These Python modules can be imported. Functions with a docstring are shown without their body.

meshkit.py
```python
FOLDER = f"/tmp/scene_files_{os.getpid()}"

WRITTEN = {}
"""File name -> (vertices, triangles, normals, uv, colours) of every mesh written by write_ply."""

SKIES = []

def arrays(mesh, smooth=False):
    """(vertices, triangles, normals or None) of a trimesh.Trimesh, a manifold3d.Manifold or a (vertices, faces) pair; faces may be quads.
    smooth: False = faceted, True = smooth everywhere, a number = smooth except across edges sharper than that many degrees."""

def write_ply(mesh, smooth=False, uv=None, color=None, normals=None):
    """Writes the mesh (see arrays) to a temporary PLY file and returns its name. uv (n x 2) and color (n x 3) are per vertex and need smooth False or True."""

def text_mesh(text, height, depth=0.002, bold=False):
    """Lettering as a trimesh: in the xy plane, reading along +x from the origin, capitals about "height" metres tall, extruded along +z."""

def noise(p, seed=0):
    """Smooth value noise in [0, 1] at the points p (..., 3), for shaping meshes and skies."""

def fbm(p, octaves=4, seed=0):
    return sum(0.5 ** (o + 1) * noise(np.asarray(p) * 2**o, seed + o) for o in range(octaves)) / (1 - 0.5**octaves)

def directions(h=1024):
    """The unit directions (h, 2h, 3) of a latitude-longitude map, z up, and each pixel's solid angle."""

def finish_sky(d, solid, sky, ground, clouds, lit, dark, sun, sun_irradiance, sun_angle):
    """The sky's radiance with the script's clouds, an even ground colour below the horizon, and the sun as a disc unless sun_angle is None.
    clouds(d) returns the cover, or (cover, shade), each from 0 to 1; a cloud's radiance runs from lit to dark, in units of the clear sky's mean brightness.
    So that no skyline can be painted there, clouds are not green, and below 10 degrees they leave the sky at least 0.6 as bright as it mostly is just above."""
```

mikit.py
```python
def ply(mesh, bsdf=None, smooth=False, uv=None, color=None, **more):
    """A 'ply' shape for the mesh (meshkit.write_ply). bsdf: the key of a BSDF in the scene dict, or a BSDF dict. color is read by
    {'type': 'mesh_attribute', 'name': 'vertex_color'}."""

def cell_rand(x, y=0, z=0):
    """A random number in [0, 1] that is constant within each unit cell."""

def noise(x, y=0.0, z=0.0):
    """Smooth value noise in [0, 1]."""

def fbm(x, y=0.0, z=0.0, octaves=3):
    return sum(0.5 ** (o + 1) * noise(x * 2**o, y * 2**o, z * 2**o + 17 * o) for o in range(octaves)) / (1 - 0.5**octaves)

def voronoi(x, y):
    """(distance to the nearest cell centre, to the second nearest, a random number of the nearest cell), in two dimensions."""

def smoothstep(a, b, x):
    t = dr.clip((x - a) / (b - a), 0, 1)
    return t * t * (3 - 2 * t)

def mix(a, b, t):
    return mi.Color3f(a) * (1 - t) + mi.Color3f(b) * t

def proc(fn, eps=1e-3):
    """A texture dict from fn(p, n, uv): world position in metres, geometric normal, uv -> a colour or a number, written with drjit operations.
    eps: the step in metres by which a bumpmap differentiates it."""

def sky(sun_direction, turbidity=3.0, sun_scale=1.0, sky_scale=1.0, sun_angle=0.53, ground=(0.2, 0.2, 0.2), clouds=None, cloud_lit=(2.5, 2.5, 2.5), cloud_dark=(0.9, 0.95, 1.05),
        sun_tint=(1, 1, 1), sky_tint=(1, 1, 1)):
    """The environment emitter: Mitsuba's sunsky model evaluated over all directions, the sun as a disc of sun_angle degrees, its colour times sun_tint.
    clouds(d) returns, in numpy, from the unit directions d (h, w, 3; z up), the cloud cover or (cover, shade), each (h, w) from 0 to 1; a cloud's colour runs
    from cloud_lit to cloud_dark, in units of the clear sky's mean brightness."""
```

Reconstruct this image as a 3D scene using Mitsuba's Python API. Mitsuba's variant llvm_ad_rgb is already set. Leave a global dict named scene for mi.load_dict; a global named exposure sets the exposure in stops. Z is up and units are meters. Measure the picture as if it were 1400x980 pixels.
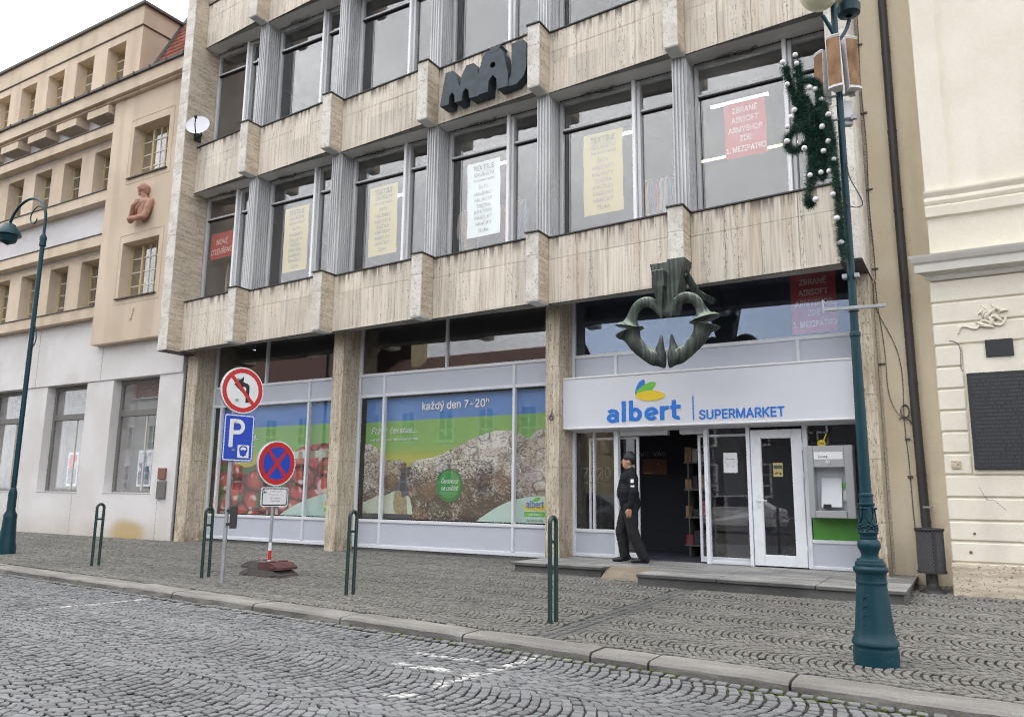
import math, random
import numpy as np, trimesh, manifold3d as mf
import drjit as dr
import mitsuba as mi
import mikit, meshkit
from mikit import noise, fbm, voronoi, cell_rand, smoothstep, mix, proc
from scipy.spatial import ConvexHull
from shapely.geometry import Polygon, Point, box as sbox
from shapely import affinity, ops

# ------------------------------------------------------------------ camera, sky, exposure
CAM = np.array([0.0, 0.0, 1.21])
F_PX, YAW, PITCH, ROLL = 1060.4, math.radians(30.738), math.radians(9.859), math.radians(0.639)
_f = np.array([-math.sin(YAW) * math.cos(PITCH), math.cos(YAW) * math.cos(PITCH), math.sin(PITCH)])
_r = np.array([math.cos(YAW), math.sin(YAW), 0.0]); _u = np.cross(_r, _f)
CR = _r * math.cos(ROLL) + _u * math.sin(ROLL); CU = -_r * math.sin(ROLL) + _u * math.cos(ROLL); CF = _f
T4 = mi.ScalarTransform4f
scene = {"type": "scene"}
labels = {}
scene["camera"] = {"type": "perspective", "fov": 2 * math.degrees(math.atan(700 / F_PX)), "fov_axis": "x", "near_clip": 0.05, "far_clip": 500.0,
                   "to_world": T4().look_at(origin=CAM.tolist(), target=(CAM + CF).tolist(), up=CU.tolist())}
scene["sky"] = mikit.sky((-0.25, -0.25, 0.94), turbidity=3, sun_scale=0.1, sun_angle=40, sun_tint=(0.9, 1.0, 1.12), clouds=lambda d: (1.0, np.clip(np.clip(1 - d[..., 2], 0, 1) ** 1.5 + 1.6 * (meshkit.fbm(d * np.array([3.2, 3.2, 7.0]), 4, 5) - 0.5), 0, 1)),
                         cloud_lit=(5.6, 5.65, 5.75), cloud_dark=(3.1, 3.15, 3.3), ground=(0.2, 0.2, 0.2))
exposure = 2.2
rng = np.random.default_rng(7); random.seed(7)

def project(P):
    d = np.asarray(P, float) - CAM
    z = d @ CF
    return 700 + F_PX * (d @ CR) / z, 490 - F_PX * (d @ CU) / z, z

# ------------------------------------------------------------------ helpers
count = {}
def key_for(base):
    n = count.get(base, 0); count[base] = n + 1
    return base if n == 0 else f"{base}_{n:03d}"
def say(key, label=None, cat=None, group=None, kind=None):
    d = labels.setdefault(key, {})
    for k, v in (("label", label), ("category", cat), ("group", group), ("kind", kind)):
        if v: d[k] = v
    return key
def thing(name, label, cat, group=None):
    return say(key_for(name), label, cat, group)
def put(parent, name, mesh, mat, smooth=False, label=None, kind=None, **kw):
    if isinstance(mesh, M): mesh = mesh.tm()
    key = key_for(parent + "__" + name)
    scene[key] = mikit.ply(mesh, mat, smooth, **kw)
    if label or kind: say(key, label, None, None, kind)
    return key
def own(key, mesh, mat, smooth=False, **kw):
    if isinstance(mesh, M): mesh = mesh.tm()
    scene[key] = mikit.ply(mesh, mat, smooth, **kw)
    return key
def solo(name, mesh, mat, label, cat, group=None, smooth=False, **kw):
    return own(thing(name, label, cat, group), mesh, mat, smooth, **kw)
def struct(name, mesh, mat, smooth=False, kind="structure", label=None, **kw):
    key = key_for(name); own(key, mesh, mat, smooth, **kw); say(key, label, None, None, kind)
    return key

_c = np.array([[x, y, z] for x in (-1, 1) for y in (-1, 1) for z in (-1, 1)], float)
_ch = np.array([c * (np.where(np.arange(3) == a, 1.0, 0.8)) for c in _c for a in range(3)])
_hull = ConvexHull(_ch)
_chf = trimesh.Trimesh(_ch, _hull.simplices, process=False); trimesh.repair.fix_normals(_chf); _CHF = np.array(_chf.faces)
_CHS = np.array([c for c in _c for a in range(3)]); _CHA = np.array([a for c in _c for a in range(3)])
_BXF = np.array([[0, 1, 3], [0, 3, 2], [4, 6, 7], [4, 7, 5], [0, 4, 5], [0, 5, 1], [2, 3, 7], [2, 7, 6], [0, 2, 6], [0, 6, 4], [1, 5, 7], [1, 7, 3]])
def boxm(x0, x1, y0, y1, z0, z1, b=0.0):
    c = np.array([(x0 + x1) / 2, (y0 + y1) / 2, (z0 + z1) / 2]); h = np.abs(np.array([x1 - x0, y1 - y0, z1 - z0]) / 2)
    if b <= 0: return c + _c * h, _BXF
    b = min(b, 0.45 * h.min())
    hh = np.tile(h, (24, 1)); 
    for a in range(3): hh[_CHA != a, a] -= b
    return c + _CHS * hh, _CHF

class M:
    def __init__(s): s.v, s.f, s.n = [], [], 0
    def add(s, v, f=None, m=None):
        if f is None: v, f = (np.array(v.vertices), np.array(v.faces)) if hasattr(v, "faces") else v
        v = np.asarray(v, float); f = np.asarray(f, int)
        if m is not None:
            m = np.asarray(m, float); v = v @ m[:3, :3].T + m[:3, 3]
            if np.linalg.det(m[:3, :3]) < 0: f = f[:, ::-1]
        s.v.append(v); s.f.append(f + s.n); s.n += len(v); return s
    def box(s, x0, x1, y0, y1, z0, z1, b=0.0, m=None): return s.add(*boxm(x0, x1, y0, y1, z0, z1, b), m=m)
    def tube(s, pts, r, n=8, m=None, cap=True): return s.add(*tube(pts, r, n, cap), m=m)
    def lathe(s, prof, n=24, m=None): return s.add(lathe(prof, n), m=m)
    def tm(s): return trimesh.Trimesh(np.vstack(s.v), np.vstack(s.f), process=False)

def tube(pts, r, n=8, cap=True):
    p = np.asarray(pts, float); k = len(p); r = np.broadcast_to(np.asarray(r, float), (k,))
    t = np.gradient(p, axis=0); t /= np.linalg.norm(t, axis=1, keepdims=True) + 1e-12
    a = np.cross(t[0], [0, 0, 1.0] if abs(t[0][2]) < 0.9 else [1.0, 0, 0]); a /= np.linalg.norm(a)
    ang = np.arange(n) * 2 * math.pi / n; V = []
    for i in range(k):
        a = a - t[i] * (a @ t[i]); a /= np.linalg.norm(a) + 1e-12
        b = np.cross(t[i], a)
        V.append(p[i] + r[i] * (np.cos(ang)[:, None] * a + np.sin(ang)[:, None] * b))
    V = np.vstack(V); Fc = []
    for i in range(k - 1):
        for j in range(n):
            a0, a1, b0, b1 = i * n + j, i * n + (j + 1) % n, (i + 1) * n + j, (i + 1) * n + (j + 1) % n
            Fc += [[a0, a1, b1], [a0, b1, b0]]
    if cap:
        V = np.vstack([V, p[:1], p[-1:]]); c0, c1 = len(V) - 2, len(V) - 1
        for j in range(n):
            Fc += [[c0, (j + 1) % n, j], [c1, (k - 1) * n + j, (k - 1) * n + (j + 1) % n]]
    return V, np.array(Fc)
def lathe(prof, n=24):
    prof = np.asarray(prof, float); k = len(prof); ang = np.arange(n) * 2 * math.pi / n
    V = np.stack([prof[:, None, 0] * np.cos(ang), prof[:, None, 0] * np.sin(ang), np.repeat(prof[:, 1:2], n, 1)], -1).reshape(-1, 3)
    Fc = [[i * n + j, i * n + (j + 1) % n, (i + 1) * n + (j + 1) % n] for i in range(k - 1) for j in range(n)]
    Fc += [[i * n + j, (i + 1) * n + (j + 1) % n, (i + 1) * n + j] for i in range(k - 1) for j in range(n)]
    return V, np.array(Fc)
def spline(pts, n=24):
    from scipy.interpolate import CubicSpline
    p = np.asarray(pts, float); t = np.r_[0, np.cumsum(np.linalg.norm(np.diff(p[:, :3], axis=0), axis=1))]
    return CubicSpline(t, p, axis=0)(np.linspace(0, t[-1], n))
def extrude(poly, d):
    if not hasattr(poly, "geom_type"): poly = Polygon(poly)
    gs = getattr(poly, "geoms", [poly])
    return trimesh.util.concatenate([trimesh.creation.extrude_polygon(g, d, engine="earcut") for g in gs if g.area > 1e-9])
def mat4(x, y, z, o):
    m = np.eye(4); m[:3, 0], m[:3, 1], m[:3, 2], m[:3, 3] = x, y, z, o; return m
def front(x, y, z): return mat4((1, 0, 0), (0, 0, 1), (0, -1, 0), (x, y, z))   # local xy -> facade, local z -> towards the street
def moved(x, y, z, rz=0.0, s=1.0):
    c, k = math.cos(rz) * s, math.sin(rz) * s; return mat4((c, k, 0), (-k, c, 0), (0, 0, s), (x, y, z))
def text(s, h, depth=0.004, bold=False, m=None, center=None, width=None, skew=0.0):
    t = meshkit.text_mesh(s, h, depth, bold); v = np.array(t.vertices)
    lo, hi = v[:, 0].min(), v[:, 0].max()
    if width: v[:, 0] = (v[:, 0] - lo) * width / (hi - lo); lo, hi = 0, width
    if center is not None: v[:, 0] += center - (lo + hi) / 2
    v[:, 0] += skew * v[:, 1]
    o = M(); o.add(v, np.array(t.faces), m=m); return o
def ellipse(cx, cy, rx, ry, rot=0, n=40):
    return affinity.translate(affinity.rotate(affinity.scale(Point(0, 0).buffer(1, quad_segs=n // 4), rx, ry), rot, origin=(0, 0)), cx, cy)

# ------------------------------------------------------------------ materials
def mat(key, base, rough=0.6, metal=0.0, spec=0.5, bump=None, bs=0.004, **kw):
    b = {"type": "principled", "base_color": base if isinstance(base, dict) else {"type": "rgb", "value": list(base)}, "roughness": rough, "metallic": metal, "specular": spec, **kw}
    if bump is not None: b = {"type": "bumpmap", "arbitrary": bump, "scale": bs, "bsdf": b}
    scene[key] = {"type": "twosided", "bsdf": b}
    return key
def pal(*c): return [mi.Color3f(*x) for x in c]

def trav(p, n, uv):
    s = p.x + 0.8 * p.y
    w = 0.012 * fbm(p.z * 2.3, s * 3, 3.1)
    v1 = noise(s * 38 + w * 60, p.z * 1.1, 1.0); v2 = noise(s * 120 + w * 90, p.z * 3.2, 5.0); v3 = fbm(s * 2.2, p.z * 1.4, 9.0)
    slab = cell_rand(dr.floor(s / 0.6), dr.floor(p.z * 1.3), 2)
    c = mix((0.44, 0.385, 0.315), (0.68, 0.62, 0.54), smoothstep(0.12, 0.70, 0.34 * v1 + 0.36 * v2 + 0.3 * v3))
    pit = smoothstep(0.72, 0.86, noise(s * 120, p.z * 24, 3.0)) * smoothstep(0.5, 0.8, noise(s * 22, p.z * 1.0, 7.0))
    c = c * (1 - 0.5 * pit) * (0.88 + 0.2 * slab)
    lev = (p.z - 5.79) / 4.09; down = (lev - dr.floor(lev))                # rain streaks below the flashings: soot washed out of the caps
    st = smoothstep(0.93, 1.0, down) * smoothstep(0.5, 0.78, noise(s * 16, 2.0, 1.0) * 0.7 + 0.5 * noise(s * 47, p.z * 3, 4.0)) 
    rust = smoothstep(0.62, 0.9, noise(s * 7.0, p.z * 0.35, 11.0)) * 0.22
    c = mix(c, (0.46, 0.35, 0.23), rust)
    return mix(c, (0.07, 0.06, 0.05), 0.8 * st)
def trav_pit(p, n, uv):
    s = p.x + 0.8 * p.y
    return 1 - smoothstep(0.68, 0.86, noise(s * 120, p.z * 24, 3.0)) * smoothstep(0.5, 0.8, noise(s * 22, p.z * 1.0, 7.0)) + 0.2 * noise(s * 60, p.z * 2, 3)
def trav_smooth(p, n, uv):
    v = fbm(p.x * 5 + p.y * 5, p.z * 6.0, 2.0) ; g = noise((p.x + p.y) * 60, p.z * 60, 4.0); pit = smoothstep(0.74, 0.85, noise((p.x + p.y) * 55, p.z * 42, 8.0))
    c = mix((0.55, 0.515, 0.465), (0.66, 0.63, 0.585), smoothstep(0.3, 0.7, v)) * (0.95 + 0.1 * g)
    return c * (1 - 0.35 * pit)
def trav_side(p, n, uv):
    s = p.x + p.y; v = noise(s * 3, p.z * 26, 2.0); v2 = noise(s * 16, p.z * 60, 5.0); v3 = fbm(s * 4, p.z * 3, 7.0)
    c = mix((0.41, 0.345, 0.265), (0.60, 0.53, 0.43), smoothstep(0.2, 0.8, 0.45 * v + 0.25 * v2 + 0.3 * v3))
    pit = smoothstep(0.74, 0.9, noise(s * 40, p.z * 70, 3.0))
    return c * (1 - 0.5 * pit)
def trav_old(p, n, uv):
    s = p.x + 1.1 * p.y; v1 = noise(s * 40, p.z * 2.5, 1.0); v2 = noise(s * 110, p.z * 9, 5.0); b = fbm(s * 3, p.z * 2.0, 6.0)
    c = mix((0.36, 0.30, 0.22), (0.60, 0.535, 0.43), smoothstep(0.15, 0.8, 0.4 * v1 + 0.25 * v2 + 0.35 * b))
    pit = smoothstep(0.7, 0.85, noise(s * 90, p.z * 22, 3.0))
    low = smoothstep(0.75, 0.05, p.z) * smoothstep(0.35, 0.7, fbm(s * 9, p.z * 6, 1.0))
    c = mix(c, (0.22, 0.155, 0.09), 0.6 * low)
    return c * (1 - 0.5 * pit)
def plaster(a, b, k=1.0, dirt=0.0):
    def fn(p, n, uv):
        s = p.x + p.y; v = fbm(s * 0.9 * k, p.z * 0.8 * k, 3.0, 4); g = noise(s * 45, p.z * 45, 2.0)
        c = mix(a, b, smoothstep(0.3, 0.7, v)) * (0.97 + 0.06 * g)
        if dirt:
            st = smoothstep(0.5, 0.85, noise(s * 3.3, p.z * 0.35, 5.0)); low = smoothstep(1.3, -0.1, p.z) * (0.4 + 0.6 * fbm(s * 2.4, p.z * 2, 8.0))
            c = c * (1 - dirt * 0.35 * st) ; c = mix(c, (0.23, 0.19, 0.13), dirt * 0.55 * low)
        return c
    return fn
def whitewall(p, n, uv):
    s = p.x; v = fbm(s * 1.1, p.z * 1.0, 3.0, 4); g = noise(s * 30, p.z * 30, 2.0)
    c = mix((0.59, 0.57, 0.565), (0.655, 0.64, 0.64), smoothstep(0.3, 0.7, v)) * (0.98 + 0.04 * g)
    low = smoothstep(0.9, -0.05, p.z + 0.35 * fbm(s * 1.6, 1.0, 4.0)); c = mix(c, (0.40, 0.33, 0.25), 0.5 * low)
    d = dr.square((s + 18.75) / 0.95) + dr.square((p.z - 0.12) / 0.42)
    return mix(c, (0.43, 0.30, 0.09), 0.75 * smoothstep(1.0, 0.1, d * (0.7 + 0.6 * fbm(s * 5, p.z * 5, 2.0))))
def concrete(p, n, uv):
    v = fbm(p.x * 2.5, p.y * 2.5 + p.z * 2.5, 3.0, 4); g = noise(p.x * 50, p.y * 50, p.z * 50)
    return mix((0.20, 0.195, 0.185), (0.32, 0.31, 0.30), smoothstep(0.25, 0.75, v)) * (0.9 + 0.2 * g)
def granite(p, n, uv):
    v = fbm(p.x * 1.6, p.y * 5, p.z * 5, 4); g = noise(p.x * 140, p.y * 140, p.z * 140); g2 = noise(p.x * 60, p.y * 60, p.z * 60)
    c = mix((0.145, 0.139, 0.13), (0.225, 0.217, 0.204), smoothstep(0.25, 0.75, v)) * (0.8 + 0.25 * g + 0.15 * g2)
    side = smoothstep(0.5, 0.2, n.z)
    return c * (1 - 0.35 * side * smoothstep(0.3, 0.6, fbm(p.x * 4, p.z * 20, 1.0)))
def sand(p, n, uv):
    v = fbm(p.x * 3, p.y * 3, 1.0, 4); g = noise(p.x * 90, p.y * 90, 2.0); mo = smoothstep(0.55, 0.75, fbm(p.x * 1.3, p.y * 1.3, 5.0))
    near = smoothstep(1.1, 0.0, dr.abs(p.y - (6.1 - 0.075 * p.x)))
    c = mix((0.028, 0.026, 0.023), (0.07, 0.066, 0.058), v) * (0.6 + 0.8 * g)
    return mix(c, (0.07, 0.085, 0.02), mo * near * 0.8)
def bread(p, n, uv):
    a = fbm(p.x * 3.2, p.z * 4.2, 1.0, 4); b = noise(p.x * 34 + 8 * a, p.z * 28, 4.0); d = noise(p.x * 70, p.z * 60, 9.0)
    c1 = noise(p.x * 2.6 + 1.2 * p.z, p.z * 5.0 - p.x, 6.0); crack = smoothstep(0.06, 0.0, dr.abs(c1 - 0.5)) 
    top = smoothstep(0.7, 2.4, p.z + 0.7 * (noise(p.x * 1.1 + 0.6 * p.z, p.z * 1.5, 21.0) - 0.5)); fl = noise(p.x * 26 - 15 * p.z, p.z * 60 + 22 * p.x, 15.0)
    c = mix((0.065, 0.045, 0.035), (0.60, 0.59, 0.555), smoothstep(0.38, 0.70, 0.30 * a + 0.14 * b + 0.14 * d + 0.20 * fl + 0.26 * top))
    c = mix(c, (0.21, 0.115, 0.07), smoothstep(0.52, 0.75, noise(p.x * 3, p.z * 4, 13.0)) * 0.5 * (1 - 0.5 * top))
    return mix(c, (0.07, 0.05, 0.045), crack * 0.7)
def slice_(p, n, uv):
    a = fbm(p.x * 5, p.z * 6, 4.0, 3); b = noise(p.x * 50, p.z * 45, 4.0); e = smoothstep(0.5, 0.62, noise(p.x * 5.5, p.z * 2.0, 2.0))
    return mix(mix((0.36, 0.44, 0.36), (0.56, 0.62, 0.52), 0.5 * a + 0.5 * b), (0.22, 0.125, 0.055), e * (0.5 + 0.5 * b))
def tomato(p, n, uv):
    x, z = p.x * 2.1, p.z * 2.2
    d1, d2, r = voronoi(x, z); e = smoothstep(0.0, 0.22, d2 - d1)
    ang = dr.sqrt(d1)
    c = mix((0.40, 0.075, 0.06), (0.16, 0.022, 0.022), smoothstep(0.15, 0.75, d1))
    c = mix((0.045, 0.03, 0.025), c, e); hl = smoothstep(0.16, 0.05, dr.abs(d1 - 0.27)) * smoothstep(0.55, 0.75, noise(x * 2.6, z * 2.6, 3.0))
    c = mix(c, (0.62, 0.5, 0.46), hl * 0.85)
    lf = smoothstep(0.66, 0.8, noise(x * 2.1 + 4, z * 2.1, 8.0)); return mix(c, (0.04, 0.12, 0.035), lf * 0.8)
def green_film(p, n, uv):
    t = smoothstep(1.75, 2.35, p.z); v = fbm(p.x * 1.3, p.z * 3, 2.0)
    return mix((0.36, 0.36, 0.06), (0.17, 0.36, 0.10), smoothstep(0.0, 1.0, t + 0.25 * (v - 0.5)))
def blue_film(p, n, uv):
    return mix((0.05, 0.16, 0.46), (0.085, 0.23, 0.52), fbm(p.x * 1.2, p.z * 2, 2.0))
def rooftile(p, n, uv):
    v = cell_rand(dr.floor(p.x / 0.2), dr.floor(p.z / 0.22), 3); g = fbm(p.x * 2, p.z * 2, 1.0)
    lap = smoothstep(0.0, 0.35, p.z / 0.22 - dr.floor(p.z / 0.22))
    return mix((0.16, 0.05, 0.035), (0.33, 0.115, 0.075), 0.6 * v + 0.4 * g) * (0.55 + 0.45 * lap)
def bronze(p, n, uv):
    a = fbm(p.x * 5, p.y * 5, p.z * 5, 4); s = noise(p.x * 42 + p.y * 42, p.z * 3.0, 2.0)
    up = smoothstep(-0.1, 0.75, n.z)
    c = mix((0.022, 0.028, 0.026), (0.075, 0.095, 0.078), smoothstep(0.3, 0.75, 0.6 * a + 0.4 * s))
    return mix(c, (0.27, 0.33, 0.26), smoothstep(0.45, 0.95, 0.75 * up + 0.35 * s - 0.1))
def paint_teal(p, n, uv):
    v = fbm(p.x * 9, p.y * 9, p.z * 5, 3); g = smoothstep(0.80, 0.86, noise(p.x * 60, p.y * 60, p.z * 60))
    c = mix((0.002, 0.028, 0.042), (0.004, 0.044, 0.062), v); return mix(c, (0.07, 0.12, 0.13), g * 0.15)
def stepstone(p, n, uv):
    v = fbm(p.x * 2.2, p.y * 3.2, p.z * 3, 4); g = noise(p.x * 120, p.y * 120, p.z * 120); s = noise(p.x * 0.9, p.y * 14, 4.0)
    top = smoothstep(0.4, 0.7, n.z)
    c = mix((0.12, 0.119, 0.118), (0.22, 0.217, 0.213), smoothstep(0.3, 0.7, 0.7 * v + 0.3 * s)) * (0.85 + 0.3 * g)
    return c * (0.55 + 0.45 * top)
def rustfelt(p, n, uv):
    a = fbm(p.x * 12, p.y * 12, p.z * 5, 4); return mix((0.17, 0.09, 0.045), (0.31, 0.19, 0.11), smoothstep(0.3, 0.7, a)) * (0.9 + 0.2 * noise(p.x * 200, p.y * 200, p.z * 200))
def mesh_fn(p, n, uv):
    a = dr.atan2(p.y - 12.1, p.x + 0.61) * 0.17; u = (a + p.z) / 0.046; w = (a - p.z) / 0.046
    e = dr.minimum(dr.abs(u - dr.floor(u) - 0.5), dr.abs(w - dr.floor(w) - 0.5)); return smoothstep(0.33, 0.18, e)
def bincol(p, n, uv): return mix((0.008, 0.008, 0.010), (0.085, 0.085, 0.095), mesh_fn(p, n, uv))
def alu_fn(p, n, uv):
    v = fbm((p.x + p.y) * 5, p.z * 0.9, 2.0, 3)
    return mix((0.46, 0.465, 0.475), (0.58, 0.585, 0.595), smoothstep(0.25, 0.75, v))
def glassdirt(p, n, uv): return 0.03 + 0.05 * fbm(p.x * 3, p.z * 2, 1.0)

mat("m_travertine", proc(trav), 0.75, spec=0.25, bump=proc(trav_pit, 2e-3), bs=0.004)
mat("m_travertine_smooth", proc(trav_smooth), 0.7, spec=0.3)
mat("m_travertine_side", proc(trav_side), 0.75, spec=0.25)
mat("m_travertine_old", proc(trav_old), 0.8, spec=0.2)
mat("m_beige", proc(plaster((0.545, 0.45, 0.35), (0.62, 0.52, 0.41), 0.7, 0.30)), 0.9, spec=0.15)
mat("m_white_wall", proc(whitewall), 0.85, spec=0.2)
mat("m_white_panel", proc(plaster((0.58, 0.565, 0.575), (0.63, 0.61, 0.62), 0.6)), 0.9, spec=0.15)
mat("m_yellow", proc(plaster((0.72, 0.63, 0.48), (0.79, 0.705, 0.55), 1.2, 0.45)), 0.9, spec=0.15)
mat("m_cream", proc(plaster((0.70, 0.66, 0.565), (0.77, 0.735, 0.64), 1.0, 0.25)), 0.9, spec=0.15)
mat("m_plinth", proc(trav_side), 0.9, spec=0.15)
mat("m_concrete", proc(concrete), 0.9, spec=0.2)
mat("m_granite", proc(granite), 0.75, spec=0.3, bump=proc(lambda p, n, uv: fbm(p.x * 45, p.y * 45, p.z * 45, 2), 3e-3), bs=0.006)
mat("m_sand", proc(sand), 0.95, spec=0.1)
mat("m_stone", {"type": "mesh_attribute", "name": "vertex_color"}, 0.62, spec=0.4, bump=proc(lambda p, n, uv: fbm(p.x * 42, p.y * 42, 3.0, 3), 3e-3), bs=0.006)
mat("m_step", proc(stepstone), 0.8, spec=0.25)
mat("m_alu", proc(alu_fn), 0.45, 0.2, spec=0.5)
mat("m_alu_white", (0.80, 0.81, 0.83), 0.4, 0.0)
mat("m_soffit", proc(plaster((0.56, 0.56, 0.55), (0.68, 0.68, 0.67), 1.5)), 0.9)
mat("m_frame", (0.63, 0.65, 0.69), 0.35, 0.0)
mat("m_frame_dark", (0.10, 0.10, 0.105), 0.5, 0.2)
mat("m_panel", (0.46, 0.49, 0.56), 0.32, 0.0)
mat("m_signpanel", (0.60, 0.62, 0.67), 0.3, 0.0)
mat("m_flashing", (0.045, 0.042, 0.042), 0.6, 0.3)
mat("m_white_paint", (0.74, 0.74, 0.75), 0.35)
mat("m_pvc", (0.72, 0.74, 0.78), 0.3)
mat("m_black", (0.012, 0.012, 0.014), 0.5)
mat("m_dark", (0.03, 0.03, 0.034), 0.6)
mat("m_interior", (0.13, 0.13, 0.135), 0.9)
mat("m_ceiling", (0.12, 0.12, 0.12), 0.9)
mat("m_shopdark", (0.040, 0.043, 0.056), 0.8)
mat("m_letter_slate", proc(lambda p, n, uv: mix((0.022, 0.034, 0.045), (0.055, 0.075, 0.09), fbm(p.x * 7, p.z * 9, 2.0, 4))), 0.55, 0.2)
mat("m_teal", proc(paint_teal), 0.38, 0.0, spec=0.32)
mat("m_green_post", (0.006, 0.032, 0.028), 0.35, clearcoat=0.5)
mat("m_galv", proc(lambda p, n, uv: mix((0.27, 0.29, 0.31), (0.42, 0.44, 0.46), fbm(p.x * 14, p.y * 14, p.z * 8, 3))), 0.5, 0.5)
mat("m_red", (0.50, 0.022, 0.026), 0.4)
mat("m_blue", (0.015, 0.06, 0.46), 0.4)
mat("m_white_sign", (0.70, 0.71, 0.72), 0.4)
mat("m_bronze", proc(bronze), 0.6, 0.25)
mat("m_roof", proc(rooftile), 0.85)
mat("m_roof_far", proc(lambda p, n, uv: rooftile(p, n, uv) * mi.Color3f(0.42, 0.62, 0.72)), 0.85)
mat("m_house_grey", (0.10, 0.105, 0.115), 0.9)
mat("m_cornice", proc(plaster((0.60, 0.585, 0.54), (0.68, 0.665, 0.62), 1.0, 0.3)), 0.9, spec=0.15)
mat("m_display", (0.30, 0.32, 0.31), 0.9)
mat("m_gutter", (0.085, 0.08, 0.078), 0.6, 0.3)
mat("m_woodframe", (0.43, 0.36, 0.20), 0.6)
mat("m_muntin", (0.56, 0.53, 0.48), 0.6)
mat("m_reveal_dark", (0.17, 0.165, 0.155), 0.7)
mat("m_pipe", proc(lambda p, n, uv: mix((0.040, 0.036, 0.040), (0.082, 0.074, 0.078), fbm(p.x * 12, p.y * 12, p.z * 2.2, 4))), 0.55, 0.2)
mat("m_bin", proc(bincol), 0.5, 0.3, bump=proc(mesh_fn, 2e-3), bs=0.006)
mat("m_bin_plain", (0.035, 0.034, 0.036), 0.5, 0.2)
mat("m_atm", (0.36, 0.37, 0.385), 0.4, 0.3)
mat("m_atm_light", (0.50, 0.52, 0.55), 0.4, 0.1)
mat("m_atm_green", (0.065, 0.235, 0.035), 0.4)
mat("m_paper", (0.74, 0.75, 0.78), 0.9)
mat("m_paper_yellow", (0.50, 0.42, 0.17), 0.9)
mat("m_paper_mint", (0.72, 0.80, 0.78), 0.9)
mat("m_paper_red", (0.42, 0.05, 0.045), 0.8)
mat("m_ink", (0.10, 0.095, 0.09), 0.9)
mat("m_ink_pale", (0.66, 0.50, 0.46), 0.9)
mat("m_brand_blue", (0.012, 0.16, 0.58), 0.35)
mat("m_brand_green", (0.12, 0.46, 0.045), 0.35)
mat("m_brand_yellow", (0.70, 0.50, 0.02), 0.35)
mat("m_film_blue", proc(blue_film), 0.6)
mat("m_film_green", proc(green_film), 0.6)
mat("m_film_bread", proc(bread), 0.7)
mat("m_film_slice", proc(slice_), 0.7)
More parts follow.
